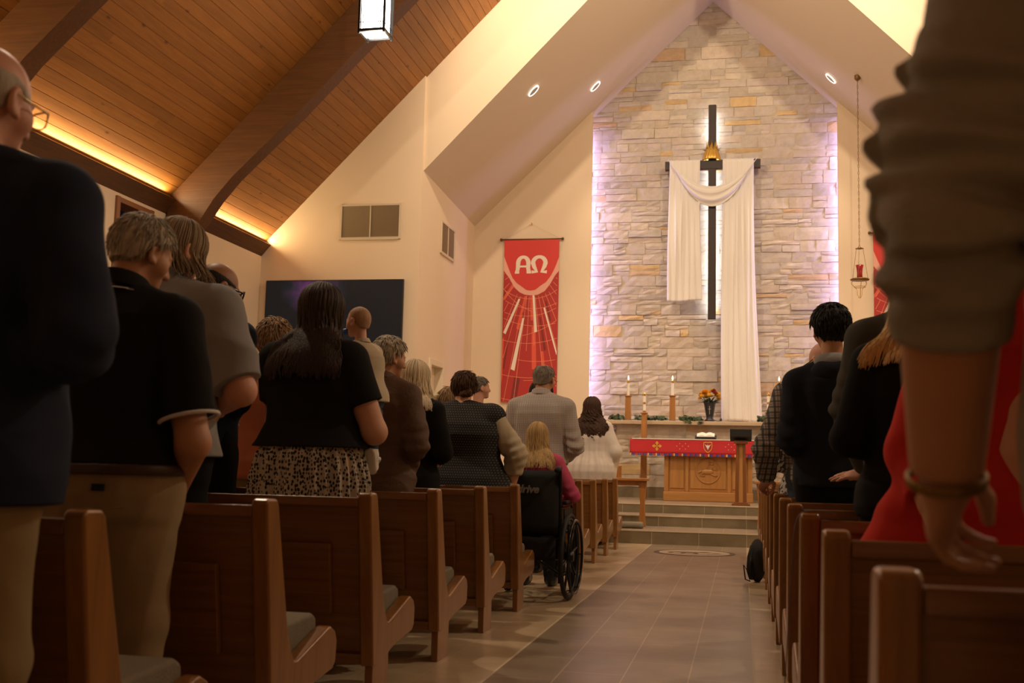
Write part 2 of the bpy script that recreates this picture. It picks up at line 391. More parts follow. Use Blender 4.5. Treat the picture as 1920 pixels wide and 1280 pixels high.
# nave ceiling: tongue-and-groove boards running towards the altar
f = MB(); pw = 0.135; gr = 0.005; gd = 0.007
sl = math.atan(1.02); cs, sn = math.cos(sl), math.sin(sl)
for side in (-1, 1):
    eave = abs((XL if side < 0 else XR) - AX) + 0.02
    n = int(eave / cs / pw) + 1
    for k in range(n):
        a0 = k * pw; a1 = min(a0 + pw, eave / cs)
        cuts = [-4.0]; rr = random.Random(k * 3 + side)
        while cuts[-1] < 16.3: cuts.append(cuts[-1] + rr.uniform(3.0, 6.0))
        cuts[-1] = 16.45
        for y0, y1 in zip(cuts, cuts[1:]):
            pr = [(a0, gd), (a0 + gr, 0), (a1 - gr, 0), (a1, gd)]; vs = []
            for y in (y0, y1):
                for a, h in pr:
                    d = eave - a * cs; x = AX + side * d; z = nz(x)
                    vs.append((x + side * h * sn, y, z + h * cs))
            fs = [(i, i + 1, i + 5, i + 4) for i in range(3)]
            f.add(vs, fs if side > 0 else [q[::-1] for q in fs])
tag(f.build('ceiling', plank_wood), kind='structure')
f = MB()
for side in (-1, 1):
    e = (XL - .3) if side < 0 else (XR + .3)
    f.add([(AX, -4.2, 11.55), (AX, 16.6, 11.55), (e, 16.6, nz(e) + .06), (e, -4.2, nz(e) + .06)], [(0, 1, 2, 3)])
tag(f.build('ceiling_roof', mat('roof_dark', (0.05, 0.03, 0.02), 0.9)), kind='structure')

# glulam ribs and the eaves boards that hide the cove lights
def rib(y0):
    f = MB()
    for side in (-1, 1):
        w = abs(XL - AX) - .03
        up = [(w, nz(AX + w)), (0, nz(AX))]
        lo = [(0, nz(AX) - .74), (5.2, nz(AX + 5.2) - .72), (5.75, nz(AX + 5.75) - .68), (6.05, nz(AX + 6.05) - .66), (6.3, nz(AX + 6.3) - .70), (6.48, nz(AX + 6.48) - .80), (6.6, 3.93), (w, 3.86)]
        p = [(AX + side * a, b) for a, b in up + lo]
        if side > 0: p = p[::-1]
        f.prism(p, 'y', y0, y0 + .27)
    return tag(f.build('ceiling_beam', beam_wood, bevel=.006), kind='structure')
for y in (4.55, 8.9, 13.25): rib(y)
for side, xw in ((-1, XL), (1, XR)):
    q = [(0.0, 4.165), (.15, 4.345), (.135, 4.36), (.07, 4.30), (0.0, 4.22)]
    p = [(xw - side * a, b) for a, b in q]
    if side > 0: p = p[::-1]
    tag(MB().prism(p, 'y', -4.0, 16.3).build('trim_eave', eave_wood), kind='structure')

# ------------------------------------------------------------------ the stone wall
def stone_wall(name, x0, x1, y, zbot, ztop, zmax, seed, lift=0.022):
    rr = random.Random(seed); vs = []; fs = []; cols = []
    pal = [(.56, .475, .375), (.53, .45, .355), (.58, .50, .40), (.50, .43, .35), (.55, .47, .38), (.57, .47, .365), (.54, .455, .38), (.485, .42, .35), (.60, .52, .42), (.55, .48, .40)]
    gold = [(.62, .44, .22), (.57, .40, .20), (.56, .39, .24)]
    def stone(a, b, c, d):
        if zmax and min(zmax(a), zmax(b)) + .35 < c: return
        g = .005; a += g; b -= g; c += g; d -= g
        dep = rr.uniform(0, lift) * rr.random(); 
        if rr.random() < .05: dep += rr.uniform(.012, .03)
        nu = max(2, int((b - a) / .10)); nv = max(2, int((d - c) / .07)); base = len(vs)
        tilt = rr.uniform(-.012, .012); tz = rr.uniform(-.01, .012); ph = rr.uniform(0, 99)
        for j in range(nv + 1):
            for i in range(nu + 1):
                u, v = i / nu, j / nv; ed = (i in (0, nu)) + (j in (0, nv))
                off = dep + tilt * (u - .5) + tz * (v - .5) + .006 * math.sin(7 * u + ph) * math.cos(5 * v + ph * 1.7) + rr.uniform(-.004, .004)
                jx = rr.uniform(-.004, .004) if ed else rr.uniform(-.015, .015); jz = rr.uniform(-.004, .004)
                if ed == 1: off -= .006
                if ed == 2: off -= .010
                vs.append((a + (b - a) * u + jx, y - .012 - off, c + (d - c) * v + jz))
        ring = []
        W = nu + 1
        for j in range(nv):
            for i in range(nu): fs.append((base + j * W + i, base + j * W + i + 1, base + (j + 1) * W + i + 1, base + (j + 1) * W + i))
        ring = [base + i for i in range(W)] + [base + j * W + nu for j in range(1, nv + 1)] + [base + nv * W + i for i in range(nu - 1, -1, -1)] + [base + j * W for j in range(nv - 1, 0, -1)]
        rb = len(vs)
        for k in ring: vs.append((vs[k][0], y + .012, vs[k][2]))
        m = len(ring)
        for k in range(m): fs.append((ring[(k + 1) % m], ring[k], rb + k, rb + (k + 1) % m))
        col = rr.choice(gold) if rr.random() < .05 else rr.choice(pal); t = rr.uniform(.92, 1.08)
        cols.append((nu * nv + m, tuple(q * t for q in col)))
    z = zbot
    while z < ztop:
        h = min(rr.choice((.15, .19, .21, .24)), ztop - z) if ztop - z > .08 else ztop - z
        if ztop - z - h < .09: h = ztop - z
        x = x0 - rr.uniform(0, .3)
        while x < x1:
            w = rr.uniform(.22, .75); xa = max(x, x0); xb = min(x + w, x1)
            if x1 - xb < .1: xb = x1
            if xb - xa > .03:
                if h > .14 and rr.random() < .5:
                    k = rr.uniform(.36, .64); zz = z + h * k
                    if rr.random() < .5 and xb - xa > .4:
                        xm = xa + (xb - xa) * rr.uniform(.35, .65); stone(xa, xm, z, zz); stone(xm, xb, z, zz); stone(xa, xb, zz, z + h)
                    else:
                        stone(xa, xb, z, zz); stone(xa, xb, zz, z + h)
                else: stone(xa, xb, z, z + h)
            x = xb if xb == x1 else x + w
        z += h
    n0 = len(vs); vs += [(x0, y, zbot), (x1, y, zbot), (x1, y, ztop), (x0, y, ztop)]; fs.append((n0, n0 + 1, n0 + 2, n0 + 3))
    vs += [(x0, y + .15, zbot), (x1, y + .15, zbot), (x1, y + .15, ztop), (x0, y + .15, ztop)]
    fs += [(n0 + 4, n0 + 7, n0 + 6, n0 + 5), (n0, n0 + 3, n0 + 7, n0 + 4), (n0 + 1, n0 + 5, n0 + 6, n0 + 2), (n0 + 3, n0 + 2, n0 + 6, n0 + 7), (n0, n0 + 4, n0 + 5, n0 + 1)]
    cols.append((6, (.55, .47, .38)))
    o = raw_mesh(name, vs, fs, stone_m); at_ = o.data.color_attributes.new('stone', 'FLOAT_COLOR', 'CORNER')
    buf = np.ones((len(o.data.loops), 4), np.float32); fi = 0; flat = []
    for cnt, c in cols: flat += [c] * cnt
    lt = np.array([p.loop_total for p in o.data.polygons]); fc = np.array(flat, np.float32)
    buf[:, :3] = np.repeat(fc, lt, axis=0); at_.data.foreach_set('color', buf.ravel())
    return tag(o, kind='structure')
stone_m, nt, N, L, b = node_mat('ashlar_stone')
a_ = N('ShaderNodeAttribute'); a_.attribute_name = 'stone'
tc = N('ShaderNodeTexCoord'); n1 = N('ShaderNodeTexNoise'); n1.inputs['Scale'].default_value = 9; n1.inputs['Detail'].default_value = 9; n1.inputs['Roughness'].default_value = .7; L(tc.outputs['Object'], n1.inputs['Vector'])
mr = N('ShaderNodeMapRange'); mr.inputs[1].default_value = .3; mr.inputs[2].default_value = .7; mr.inputs[3].default_value = .88; mr.inputs[4].default_value = 1.12; L(n1.outputs['Fac'], mr.inputs[0])
vm = N('ShaderNodeVectorMath'); vm.operation = 'SCALE'; L(a_.outputs['Color'], vm.inputs[0]); L(mr.outputs[0], vm.inputs['Scale']); L(vm.outputs[0], b.inputs['Base Color'])
b.inputs['Roughness'].default_value = .85
bp = N('ShaderNodeBump'); bp.inputs['Strength'].default_value = .4; bp.inputs['Distance'].default_value = .012; L(n1.outputs['Fac'], bp.inputs['Height']); L(bp.outputs[0], b.inputs['Normal'])
stone_wall('wall_stone', SL - .32, SR + .32, 20.07, .3, 9.6, lambda x: cz(x, 20.0), 11)
stone_wall('wall_stone_base', -2.16, 2 * AX + 2.16, 19.47, .62, 1.70, None, 5, .03)
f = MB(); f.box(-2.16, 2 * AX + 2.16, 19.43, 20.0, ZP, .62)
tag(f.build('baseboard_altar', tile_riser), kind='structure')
f = MB(); f.box(-2.29, 2 * AX + 2.29, 19.30, 20.06, 1.70, 1.768)
tag(f.build('trim_mantel', mat('mantel_stone', (0.55, 0.42, 0.28), 0.6, var=.1, vscale=8, bump=.2, bscale=30), bevel=.008), kind='structure')
# ------------------------------------------------------------------ pews
pew_wood = wood('pew_oak', (0.34, 0.150, 0.036), (0.215, 0.090, 0.020), 0.30, 'Z', 0.35)
pew_long = wood('pew_oak_long', (0.27, 0.115, 0.028), (0.165, 0.066, 0.015), 0.32, 'X', 0.3)
cushion_m = mat('grey_upholstery', (0.24, 0.205, 0.145), 0.95, bump=.5, bscale=260, var=.12, vscale=30)
END = [(.03, .145), (.095, .142), (.30, .187), (.55, .214), (.578, .235), (.585, .31), (.565, .345), (.52, .366), (.495, .364), (.225, .296), (.198, .30), (.175, .33), (.136, .397), (.018, .806), (.004, .822), (-.058, .824), (-.072, .812)]
def make_pew(sx, length):
    """aisle face of the end panel at x=0, the pew runs towards sx"""
    t = thing('pew', 'pew', 'pew', group='oak pews')
    e = MB().prism(END, 'x', min(0, sx * .055), max(0, sx * .055)).build('end_panel', pew_wood, t, bevel=.011, seg=3)
    ft = MB().prism([(.06, 0), (.26, 0), (.26, .19), (.06, .155)], 'x', min(sx * .012, sx * .045), max(sx * .012, sx * .045)).build('foot', pew_wood, e, bevel=.004)
    a, b = sx * .055, sx * length
    x0, x1 = min(a, b), max(a, b)
    MB().prism([(.055, .17), (.08, .17), (-.028, .775), (-.053, .775)], 'x', x0, x1).build('back_panel', pew_long, t)
    MB().prism([(-.066, .766), (-.012, .766), (-.006, .80), (-.06, .804)], 'x', x0, x1).build('top_rail', pew_long, t, bevel=.006)
    MB().prism([(.07, .25), (.50, .285), (.50, .31), (.06, .275)], 'x', x0, x1).build('seat', pew_long, t, bevel=.004)
    MB().prism([(.072, .277), (.505, .312), (.53, .35), (.525, .395), (.49, .412), (.12, .395), (.06, .38)], 'x', x0 + .004, x1 - .004).build('cushion', cushion_m, t, bevel=.014, seg=3, smooth=False)
    MB().prism([(.04, .15), (.065, .15), (.055, .19), (.03, .19)], 'x', x0, x1).build('back_rail', pew_long, t)
    bx = sorted((sx * .17, sx * .44))
    rk = MB().box(bx[0], bx[1], -.075, -.050, .34, .62)
    rk.v = [(x, y + (.62 - z) * .178 + .022, z) for x, y, z in rk.v]
    rk = rk.build('book_rack', pew_long, t, bevel=.004)
    st_ = MB().box(sx * .44 - .014, sx * .44 + .014, -.10, -.048, .33, .66)
    st_.v = [(x, y + (.62 - z) * .178 + .022, z) for x, y, z in st_.v]
    st_.build('rack_side', pew_wood, rk, bevel=.003)
    for q in (1.9, 3.6):
        MB().box(sx * q - .02, sx * q + .02, .10, .46, 0, .36).build('leg', pew_wood, t, bevel=.004)
    return t
LP = [1.33 + .967 * k for k in range(13)]
left_labels = ['oak pew left of the aisle nearest the camera',
  'oak pew left of the aisle, its end post between the two pairs of khaki trousers',
  'oak pew left of the aisle just in front of the black polo',
  'oak pew left of the aisle directly behind the spotted skirt',
  'oak pew left of the aisle directly behind the brown jacket',
  'oak pew left of the aisle behind the dotted vest, two rows before the wheelchair',
  'oak pew left of the aisle whose end post touches the back of the wheelchair',
  'shortened oak pew beside the wheelchair, left of it',
  'shortened oak pew left of the aisle just ahead of the checked shirt',
  'oak pew left of the aisle, first end post beyond the wheelchair',
  'oak pew left of the aisle, second end post beyond the wheelchair',
  'second oak pew back from the altar steps, left of the aisle',
  'frontmost oak pew left of the aisle, nearest the communion rail']
pl = make_pew(-1, 4.4)
tree = [(c, kids(c)) for c in kids(pl)]
for k, y in enumerate(LP):
    x = -1.415 if k not in (7, 8) else -2.35
    if k == 0: pl.location = (x, y, 0); pl['label'] = left_labels[0]
    else: copy_tree(pl, tree, (x, y, 0), left_labels[k])
right_labels = ['oak pew right of the aisle gripped by the hand with the gold bracelet',
  'oak pew right of the aisle with the red garment hanging beside its end post',
  'oak pew right of the aisle with the black strap hanging over its end',
  'oak pew right of the aisle directly behind the olive jacket',
  'oak pew right of the aisle with an outspread hand resting on its rail',
  'oak pew right of the aisle directly behind the person in the plaid shirt',
  'oak pew right of the aisle that the plaid shirt person leans on',
  'oak pew right of the aisle beside the black backpack, fifth row from the altar',
  'oak pew right of the aisle beside the black backpack, fourth row from the altar',
  'oak pew right of the aisle, third row from the altar',
  'oak pew right of the aisle, second row from the altar',
  'frontmost oak pew right of the aisle, nearest the altar steps']
pr_ = make_pew(1, 4.4); tree = [(c, kids(c)) for c in kids(pr_)]
RP = [1.56 + .955 * k for k in range(12)]
for k, y in enumerate(RP):
    if k == 0: pr_.location = (.168, y, 0); pr_['label'] = right_labels[0]
    else: copy_tree(pr_, tree, (.168, y, 0), right_labels[k])

# ------------------------------------------------------------------ altar and its dressing
oak = wood('altar_oak', (0.52, 0.255, 0.075), (0.40, 0.185, 0.05), 0.4, 'X', 0.15, .8)
oak_v = wood('altar_oak_upright', (0.54, 0.265, 0.078), (0.41, 0.19, 0.052), 0.4, 'Z', 0.15, .8)
rail_oak = wood('rail_oak', (0.46, 0.20, 0.05), (0.34, 0.14, 0.035), 0.4, 'Z', 0.15, .8)
dark_oak = wood('lectern_oak', (0.27, 0.10, 0.028), (0.17, 0.06, 0.017), 0.35, 'Z', 0.3)
white_cloth = mat('white_linen', (0.82, 0.78, 0.73), 0.85, bump=.08, bscale=120, sheen=.1)
red_cloth = mat('red_frontal', (0.60, 0.022, 0.030), 0.7, bump=.1, bscale=200, sheen=.2)
gold_thread = mat('gold_thread', (0.85, 0.50, 0.08), 0.5)
white_thread = mat('white_thread', (0.85, 0.82, 0.75), 0.7)
brass = mat('brass', (0.78, 0.52, 0.16), 0.22, 1.0)
black_metal = mat('black_metal', (0.012, 0.012, 0.013), 0.4, .3)
black_cloth = mat('black_nylon', (0.008, 0.008, 0.009), 0.75, bump=.2, bscale=300)

t = thing('altar', 'oak altar with carved round emblem behind the steps', 'altar', (AX, 18.3, ZP))
MB().box(-.70, .70, -.36, .36, 0, .15).build('plinth', oak, t, bevel=.012)
MB().box(-.62, .62, -.28, .28, .15, .90).build('cabinet', oak, t, bevel=.004)
for x in (-.655, -.33, .33, .655):
    w = .035 if abs(x) > .5 else .028
    MB().box(x - w, x + w, -.315, -.25, .15, .90).build('pilaster', oak_v, t, bevel=.006)
MB().box(-1.22, 1.22, -.40, .40, .90, .965).build('table_top', oak, t, bevel=.008)
for xa, xb in ((-.60, -.38), (-.28, .28), (.38, .60)):
    MB().box(xa, xb, -.292, -.27, .20, .84).build('panel', oak_v, t, bevel=.006)
f = MB(); f.tube([(.19 * math.cos(a), -.296, .48 + .19 * math.sin(a)) for a in [2 * math.pi * i / 40 for i in range(40)]], .011, 8, closed=True)
f.ball((-.01, -.292, .47), .10, .022, .045, 16).ball((.10, -.292, .52), .04, .02, .03, 12).ball((.135, -.292, .505), .022, .016, .016, 10)
f.tube([(-.08, -.297, .45), (-.12, -.297, .41), (-.05, -.297, .405)], .012).tube([(.04, -.297, .44), (.10, -.297, .41), (.15, -.297, .42)], .012).tube([(-.10, -.297, .49), (-.15, -.297, .45)], .014)
f.tube([(-.02, -.296, .50), (.02, -.296, .63)], .005).box(.02, .09, -.30, -.292, .575, .62)
f.build('carved_emblem', oak, t, smooth=True)

t = thing('altar_frontal', 'red altar cloth with gold crosses and coloured fringe over the altar', 'altar cloth', (AX, 18.3, ZP))
f = MB(); hw = 1.232
f.grid(lambda u, v: (-hw + 2 * hw * u, -.408 - .006 * v - .003 * math.sin(u * 34) * v, .976 - .235 * v), 60, 6)
f.grid(lambda u, v: (-hw + 2 * hw * u, .41 - .82 * v, .976), 20, 6)
for s in (-1, 1): f.grid(lambda u, v: (s * hw, -.408 + .81 * u, .976 - .235 * v), 8, 4, flip=s < 0)
f.build('red_band', red_cloth, t, smooth=True, solid=.006)
def cross_shape(cx_, cz_, s, y):
    f = MB()
    for k in range(4):
        a = k * math.pi / 2; c_, s_ = math.cos(a), math.sin(a)
        def P(u, v): return (cx_ + (u * c_ - v * s_) * s, y, cz_ + (u * s_ + v * c_) * s)
        f.add([P(0, -.13), P(.62, -.11), P(.62, .11), P(0, .13)], [(0, 1, 2, 3)])
        for (u0, v0, r0) in ((.84, 0, .2), (.62, .19, .16), (.62, -.19, .16)):
            n = 12; f.add([P(u0 + r0 * math.cos(2 * math.pi * i / n), v0 + r0 * math.sin(2 * math.pi * i / n)) for i in range(n)], [tuple(range(n))])
    return f
for x in (-.80, .80):
    cross_shape(x, .862, .072, -.4185).build('cross_emblem', gold_thread, t)
def ellipse_poly(cx_, cz_, rx, rz, y, n=24): return [(cx_ + rx * math.cos(2 * math.pi * i / n), y, cz_ + rz * math.sin(2 * math.pi * i / n)) for i in range(n)]
def shield(s, y): return [(x * s, y, .862 + z * s) for x, z in ((0, -1.15), (.45, -.85), (.78, -.35), (.85, .2), (.8, .9), (.4, .98), (0, .9), (-.4, .98), (-.8, .9), (-.85, .2), (-.78, -.35), (-.45, -.85))]
sh = MB(); sh.add(shield(.082, -.4185), [tuple(range(12))]); sh = sh.build('shield_emblem', gold_thread, t)
MB().add(shield(.071, -.4192), [tuple(range(12))]).build('shield_field', mat('shield_red', (.45, .03, .04), .6), sh)
f = MB()
f.add([(x * .05, -.42, .862 + z * .055) for x, z in ((0, -.9), (.3, -.3), (.95, .75), (.45, .45), (.15, .35), (0, .8), (-.15, .35), (-.45, .45), (-.95, .75), (-.3, -.3))], [tuple(range(10))])
f.build('dove', white_thread, sh)
f = MB()
for sx in (-1, 1):
    for dx, dz in ((-.09, .045), (0, .045), (-.045, .005), (.045, .005), (-.135, .005), (-.09, -.04), (0, -.04)):
        f.add(ellipse_poly(sx * .38 + dx + .03, .862 + dz, .006, .006, -.4185, 8), [tuple(range(8))])
f.build('stars', white_thread, t)
cols = [mat('fringe_blue', (.06, .06, .35), .8), mat('fringe_red', (.5, .03, .05), .8), mat('fringe_gold', (.75, .52, .16), .8), mat('fringe_violet', (.12, .08, .3), .8)]
seq = [0, 3, 1, 2, 0, 0, 1, 1]; f = MB(); nf = 96
for i in range(nf):
    x0 = -hw + 2 * hw * i / nf; f.cur = seq[i % 8 if (i // 8) % 2 else (i + 3) % 8]
    f.box(x0 + .002, x0 + 2 * hw / nf - .002, -.420, -.412, .712 - rng.uniform(0, .006), .748)
f.build('fringe', cols, t)
f = MB()
f.grid(lambda u, v: (-1.2 + 2.4 * u, -.419 + .83 * v, .9815), 12, 6).grid(lambda u, v: (-1.2 + 2.4 * u, -.419, .9815 - .014 * v), 12, 2, flip=True)
lin = f.build('altar_linen', white_cloth, None, solid=.003); lin.location = (AX, 18.3, ZP)
tag(lin, 'white linen cloth edging the top of the altar over the red band', 'linen')

t = thing('book_stand', 'black sloping book stand on the altar under the open book', 'book stand', (-.575, 18.12, ZP + .985))
sl_ = MB().box(-.17, .17, -.11, .12, .03, .042, Matrix.Rotation(R(14), 3, 'X'), (0, 0, .03)); sl_.build('board', black_metal, t, bevel=.002)
MB().box(-.15, .15, -.10, -.085, 0, .028).build('front_foot', black_metal, t); MB().box(-.15, .15, .08, .095, 0, .052).build('rear_foot', black_metal, t)
f = MB()
for s in (-1, 1):
    f.grid(lambda u, v: (s * .14 * u, -.09 + .19 * v, .055 + .048 * v + .018 * math.sin(math.pi * min(1, u * 1.15)) - .004), 10, 4, flip=s < 0)
    f.grid(lambda u, v: (s * .14 * u, -.09, .038 + (.013 + .018 * math.sin(math.pi * min(1, u * 1.15))) * v), 10, 1, flip=s > 0)
bk = f.build('open_book', mat('paper', (.85, .82, .75), .8), None, smooth=True); bk.location = (-.575, 18.12, ZP + .987)
tag(bk, 'open book with white pages lying on the altar stand', 'book')

t = thing('lectern', 'dark wooden lectern with black top at the platform edge', 'lectern', (-.022, 16.62, ZP))
MB().box(-.13, .13, -.15, .15, 0, .028).box(-.10, .10, -.11, .11, .028, .045).build('base', dark_oak, t, bevel=.004)
for a, b in ((-.085, -.035), (.035, .085)):
    f = MB(); f.prism([(a, .04), (b, .04), (b * .78, .90), (a * .78, .90)], 'y', -.055, .055); f.build('post', dark_oak, t, bevel=.006)
MB().prism([(-.036, .045), (.036, .045), (.03, .89), (-.03, .89)], 'y', -.035, .035).build('infill', oak_v, t)
MB().box(-.10, .10, -.10, .10, .89, .93).build('bracket', dark_oak, t, bevel=.006)
f = MB().prism([(-.17, .93), (.16, .99), (.16, 1.10), (-.17, .95)], 'x', -.155, .155)
f.v = [(x, -y, z) for x, y, z in f.v]; f.f = [q[::-1] for q in f.f]
f.build('reading_desk', black_cloth, t, bevel=.004)

for sx, lab in ((-1, 'oak communion rail on the tread left of the centre steps'), (1, 'oak communion rail on the tread right of the centre steps')):
    x = AX + sx * .72
    t = thing('communion_rail', lab, 'rail', (x, 15.0, .17), group=None)
    a, b = sorted((sx * -.03, sx * 2.4))
    MB().box(a, b, -.11, .11, .605, .64).build('rail_top', rail_oak, t, bevel=.006)
    MB().box(a + .03, b - .03, -.02, .02, .54, .605).build('apron', rail_oak, t, bevel=.003)
    for q in (.05, 1.2, 2.33):
        f = MB(); f.prism([(sx * q - .045, 0), (sx * q + .045, 0), (sx * q + .03, .32), (sx * q + .055, .60), (sx * q - .055, .60), (sx * q - .03, .32)], 'y', -.035, .035)
        f.build('leg', rail_oak, t, bevel=.004)
    if sx < 0: MB().box(-.40, -.335, -.035, .035, .64, .80).build('gate_post', rail_oak, t, bevel=.004)
    f = MB(); xa, xb = sorted((x + sx * .0, x + sx * 1.9))
    f.prism([(14.50, .172), (14.66, .172), (14.68, .20), (14.66, .24), (14.58, .255), (14.50, .24), (14.48, .20)], 'x', xa, xb)
    o = f.build('kneeler', cushion_m, None, bevel=.02, seg=3)
    tag(o, 'long grey kneeling cushion on the tread before the %s communion rail' % ('left' if sx < 0 else 'right'), 'kneeler')

# ------------------------------------------------------------------ cross, drapery, crown
cross_m = mat('dark_cross_wood', (0.030, 0.018, 0.012), 0.55, bump=.2, bscale=25, stretch=(3, 3, .4))
edge_m = mat('cross_edge_wood', (0.16, 0.06, 0.02), 0.5)
KY = 19.86; cxm = -.534
t = thing('cross', 'tall dark wooden cross mounted on the stone wall', 'cross', (cxm, KY, 3.60))
MB().box(-.066, .066, -.05, .05, 0, 3.916).build('upright', cross_m, t, bevel=.006)
MB().box(-.843, .849, -.056, .046, 2.726, 2.883).build('crossbeam', cross_m, t, bevel=.006)
f = MB()
for x in (-.0675, .0675): f.box(x - .003, x + .003, -.03, .05, .002, 3.91)
f.box(-.84, .846, -.03, .045, 2.720, 2.726); f.build('edge_lining', edge_m, t)
f = MB()
for z in (.5, 2.0, 3.2): f.box(-.03, .03, .05, .155, z - .03, z + .03)
f.build('wall_bracket', black_metal, t)
def drape(x0, x1, ztop, zbot, yb, seed, flare0=0., flare1=0., amp=.016, waves=5.5):
    rr = random.Random(seed); ph = [rr.uniform(0, 6.3) for _ in range(4)]
    def fn(u, v):
        a = x0 - flare0 * v ** 2; b = x1 + flare1 * v ** 2
        x = a + (b - a) * (u + .018 * math.sin(2 * math.pi * (u * 2.3 + v * .8) + ph[0]))
        z = ztop + (zbot - ztop) * v + .012 * math.sin(u * 5 + ph[1]) * v
        w = amp * (.35 + .65 * v) * (math.sin(2 * math.pi * u * waves + ph[2] + 1.3 * v) + .5 * math.sin(2 * math.pi * u * waves * 1.9 + ph[3] - 2 * v))
        sw = .02 * math.sin(math.pi * v) * math.sin(2 * math.pi * u * 1.5 + ph[1] + v * 3)
        return (x, yb + w - sw, z)
    return fn
t = thing('cross_drape', 'white cloth draped over the arms of the tall cross', 'cloth', (0, 0, 0))
zt = 6.489; yb = KY - .085
def panel(name, fn, top_w):
    f = MB(); f.grid(fn, 46, 90)
    f.grid(lambda u, v: (fn(u, 0)[0], fn(u, 0)[1] * (1 - v) + (KY + .06) * v, zt + .012 * math.sin(math.pi * v)), 46, 5, flip=True)
    return f.build(name, white_cloth, t, smooth=True, solid=.004)
panel('hanging_panel', drape(-1.302, -.745, zt, 3.924, yb, 3, .02, .03), 1)
panel('hanging_panel', drape(-.358, .198, zt, 1.79, yb, 8, .005, .13, .018, 6), 1)
def swag(u, v):
    x = -1.256 + (.20 + 1.256) * u; m = 4 * u * (1 - u)
    top = zt + .012 - .52 * m ** .85; bot = zt - .06 - (.86 - .06) * m ** 1.05 - .10 * (1 - m)
    x = x + (v - .5) * .13 * (1 - m) * (1 if u < .5 else -1)
    z = top + (bot - top) * v
    return (x, yb - .035 - .05 * math.sin(math.pi * min(1, max(0, v))) * (.4 + m) - .014 * math.sin(v * 17 + u * 3) * (.5 + m), z + .008 * math.sin(v * 17) )
MB().grid(swag, 60, 26).build('swag', white_cloth, t, smooth=True, solid=.004)
gold_m = mat('gold_foil', (0.80, 0.50, 0.10), 0.3, .75, bump=.3, bscale=18)
t = thing('crown', 'gold crown standing on the arms of the tall cross', 'crown', (cxm - .01, KY - .01, 6.492))
f = MB(); n = 64
for i in range(n + 1):
    pass
vs = []; fs = []
for i in range(n):
    a = 2 * math.pi * i / n; z_top = .22 + .13 * (abs(((i / n * 8) % 1) - .5) * 2) ** 1.3
    for z, r in ((0, .155), (.03, .158), (.10, .135), (.18, .108), (z_top, .095 - .03 * (z_top - .2))):
        fl = 1 + .05 * math.sin(i / n * 2 * math.pi * 16) * (1 if z > 0 else 0); vs.append((r * fl * math.cos(a), r * fl * .8 * math.sin(a), z))
for i in range(n):
    j = (i + 1) % n
    for k in range(4): fs.append((i * 5 + k, j * 5 + k, j * 5 + k + 1, i * 5 + k + 1))
f.add(vs, fs); f.build('band', gold_m, t, smooth=True, solid=.004)
MB().tube([(.16 * math.cos(2 * math.pi * i / 40), .128 * math.sin(2 * math.pi * i / 40), .012) for i in range(40)], .012, 8, closed=True).build('rim', gold_m, t, smooth=True)
f = MB()
for i in range(30):
    a = 2 * math.pi * i / 30; r = .112; p = (r * math.cos(a), r * .8 * math.sin(a), .19 + rng.uniform(-.02, .02)); d = rng.uniform(-.6, .6)
    f.cyl(p, (p[0] * 1.45 + .02 * d, p[1] * 1.45, p[2] + rng.uniform(-.01, .06)), .004, .001, 5)
f.build('thorns', mat('thorn', (.05, .03, .015), .7), t)

# ------------------------------------------------------------------ mantel dressing
wax = mat('candle_wax', (0.88, 0.82, 0.66), 0.5)
flame = mat('flame', (1, .8, .4), .5, emit=(1.0, .82, .5), estr=9)
def candle(px, py_top, py_base, py_foot, Y, lab, lit=True, zfoot=None, group='altar candles'):
    top = at(px, py_top, Y); base = at(px, py_base, Y); foot = at(px, py_foot, Y); zf = zfoot if zfoot is not None else foot.z
    t = thing('altar_candle', lab, 'candle', (base.x, Y, zf), group=group)
    h = base.z - zf
    MB().prism([(-.055, 0), (.055, 0), (.045, h - .02), (-.045, h - .02)], 'y', -.045, .045).box(-.06, .06, -.06, .06, h - .02, h).build('stand', rail_oak, t, bevel=.004)
    hc = top.z - base.z
    MB().lathe([(.024, h), (.024, h + hc - .05)], n=16).build('candle', wax, t, smooth=False)
    MB().lathe([(.027, h + hc - .055), (.027, h + hc - .02), (.012, h + hc)], n=16).build('brass_cap', brass, t)
    if lit is None:
        MB().lathe([(.027, h + hc * .42), (.027, h + hc * .52)], n=16).lathe([(.03, h), (.03, h + .03)], n=16).build('brass_ring', brass, t)
    if lit: MB().lathe([(.003, h + hc), (.013, h + hc + .02), (.009, h + hc + .045), (.001, h + hc + .075)], n=10).build('flame', flame, t, smooth=True)
candle(1178, 712, 741, 789, 19.55, 'lit candle on wooden stand at the left end of the mantel', True, 1.769)
candle(1261, 712, 741, 790, 19.55, 'lit candle on wooden stand left of the flower vase', True, 1.769)
candle(1461, 714, 745, 793, 19.55, 'lit candle on the mantel partly behind the plaid shirt, taller of the right pair', True, 1.769)
candle(1208, 736, 773, 940, 18.95, 'unlit processional candle on tall post behind the left end of the altar', None, ZP)
candle(1441, 736, 773, 940, 18.95, 'unlit processional candle on tall post behind the right end of the altar', None, ZP)

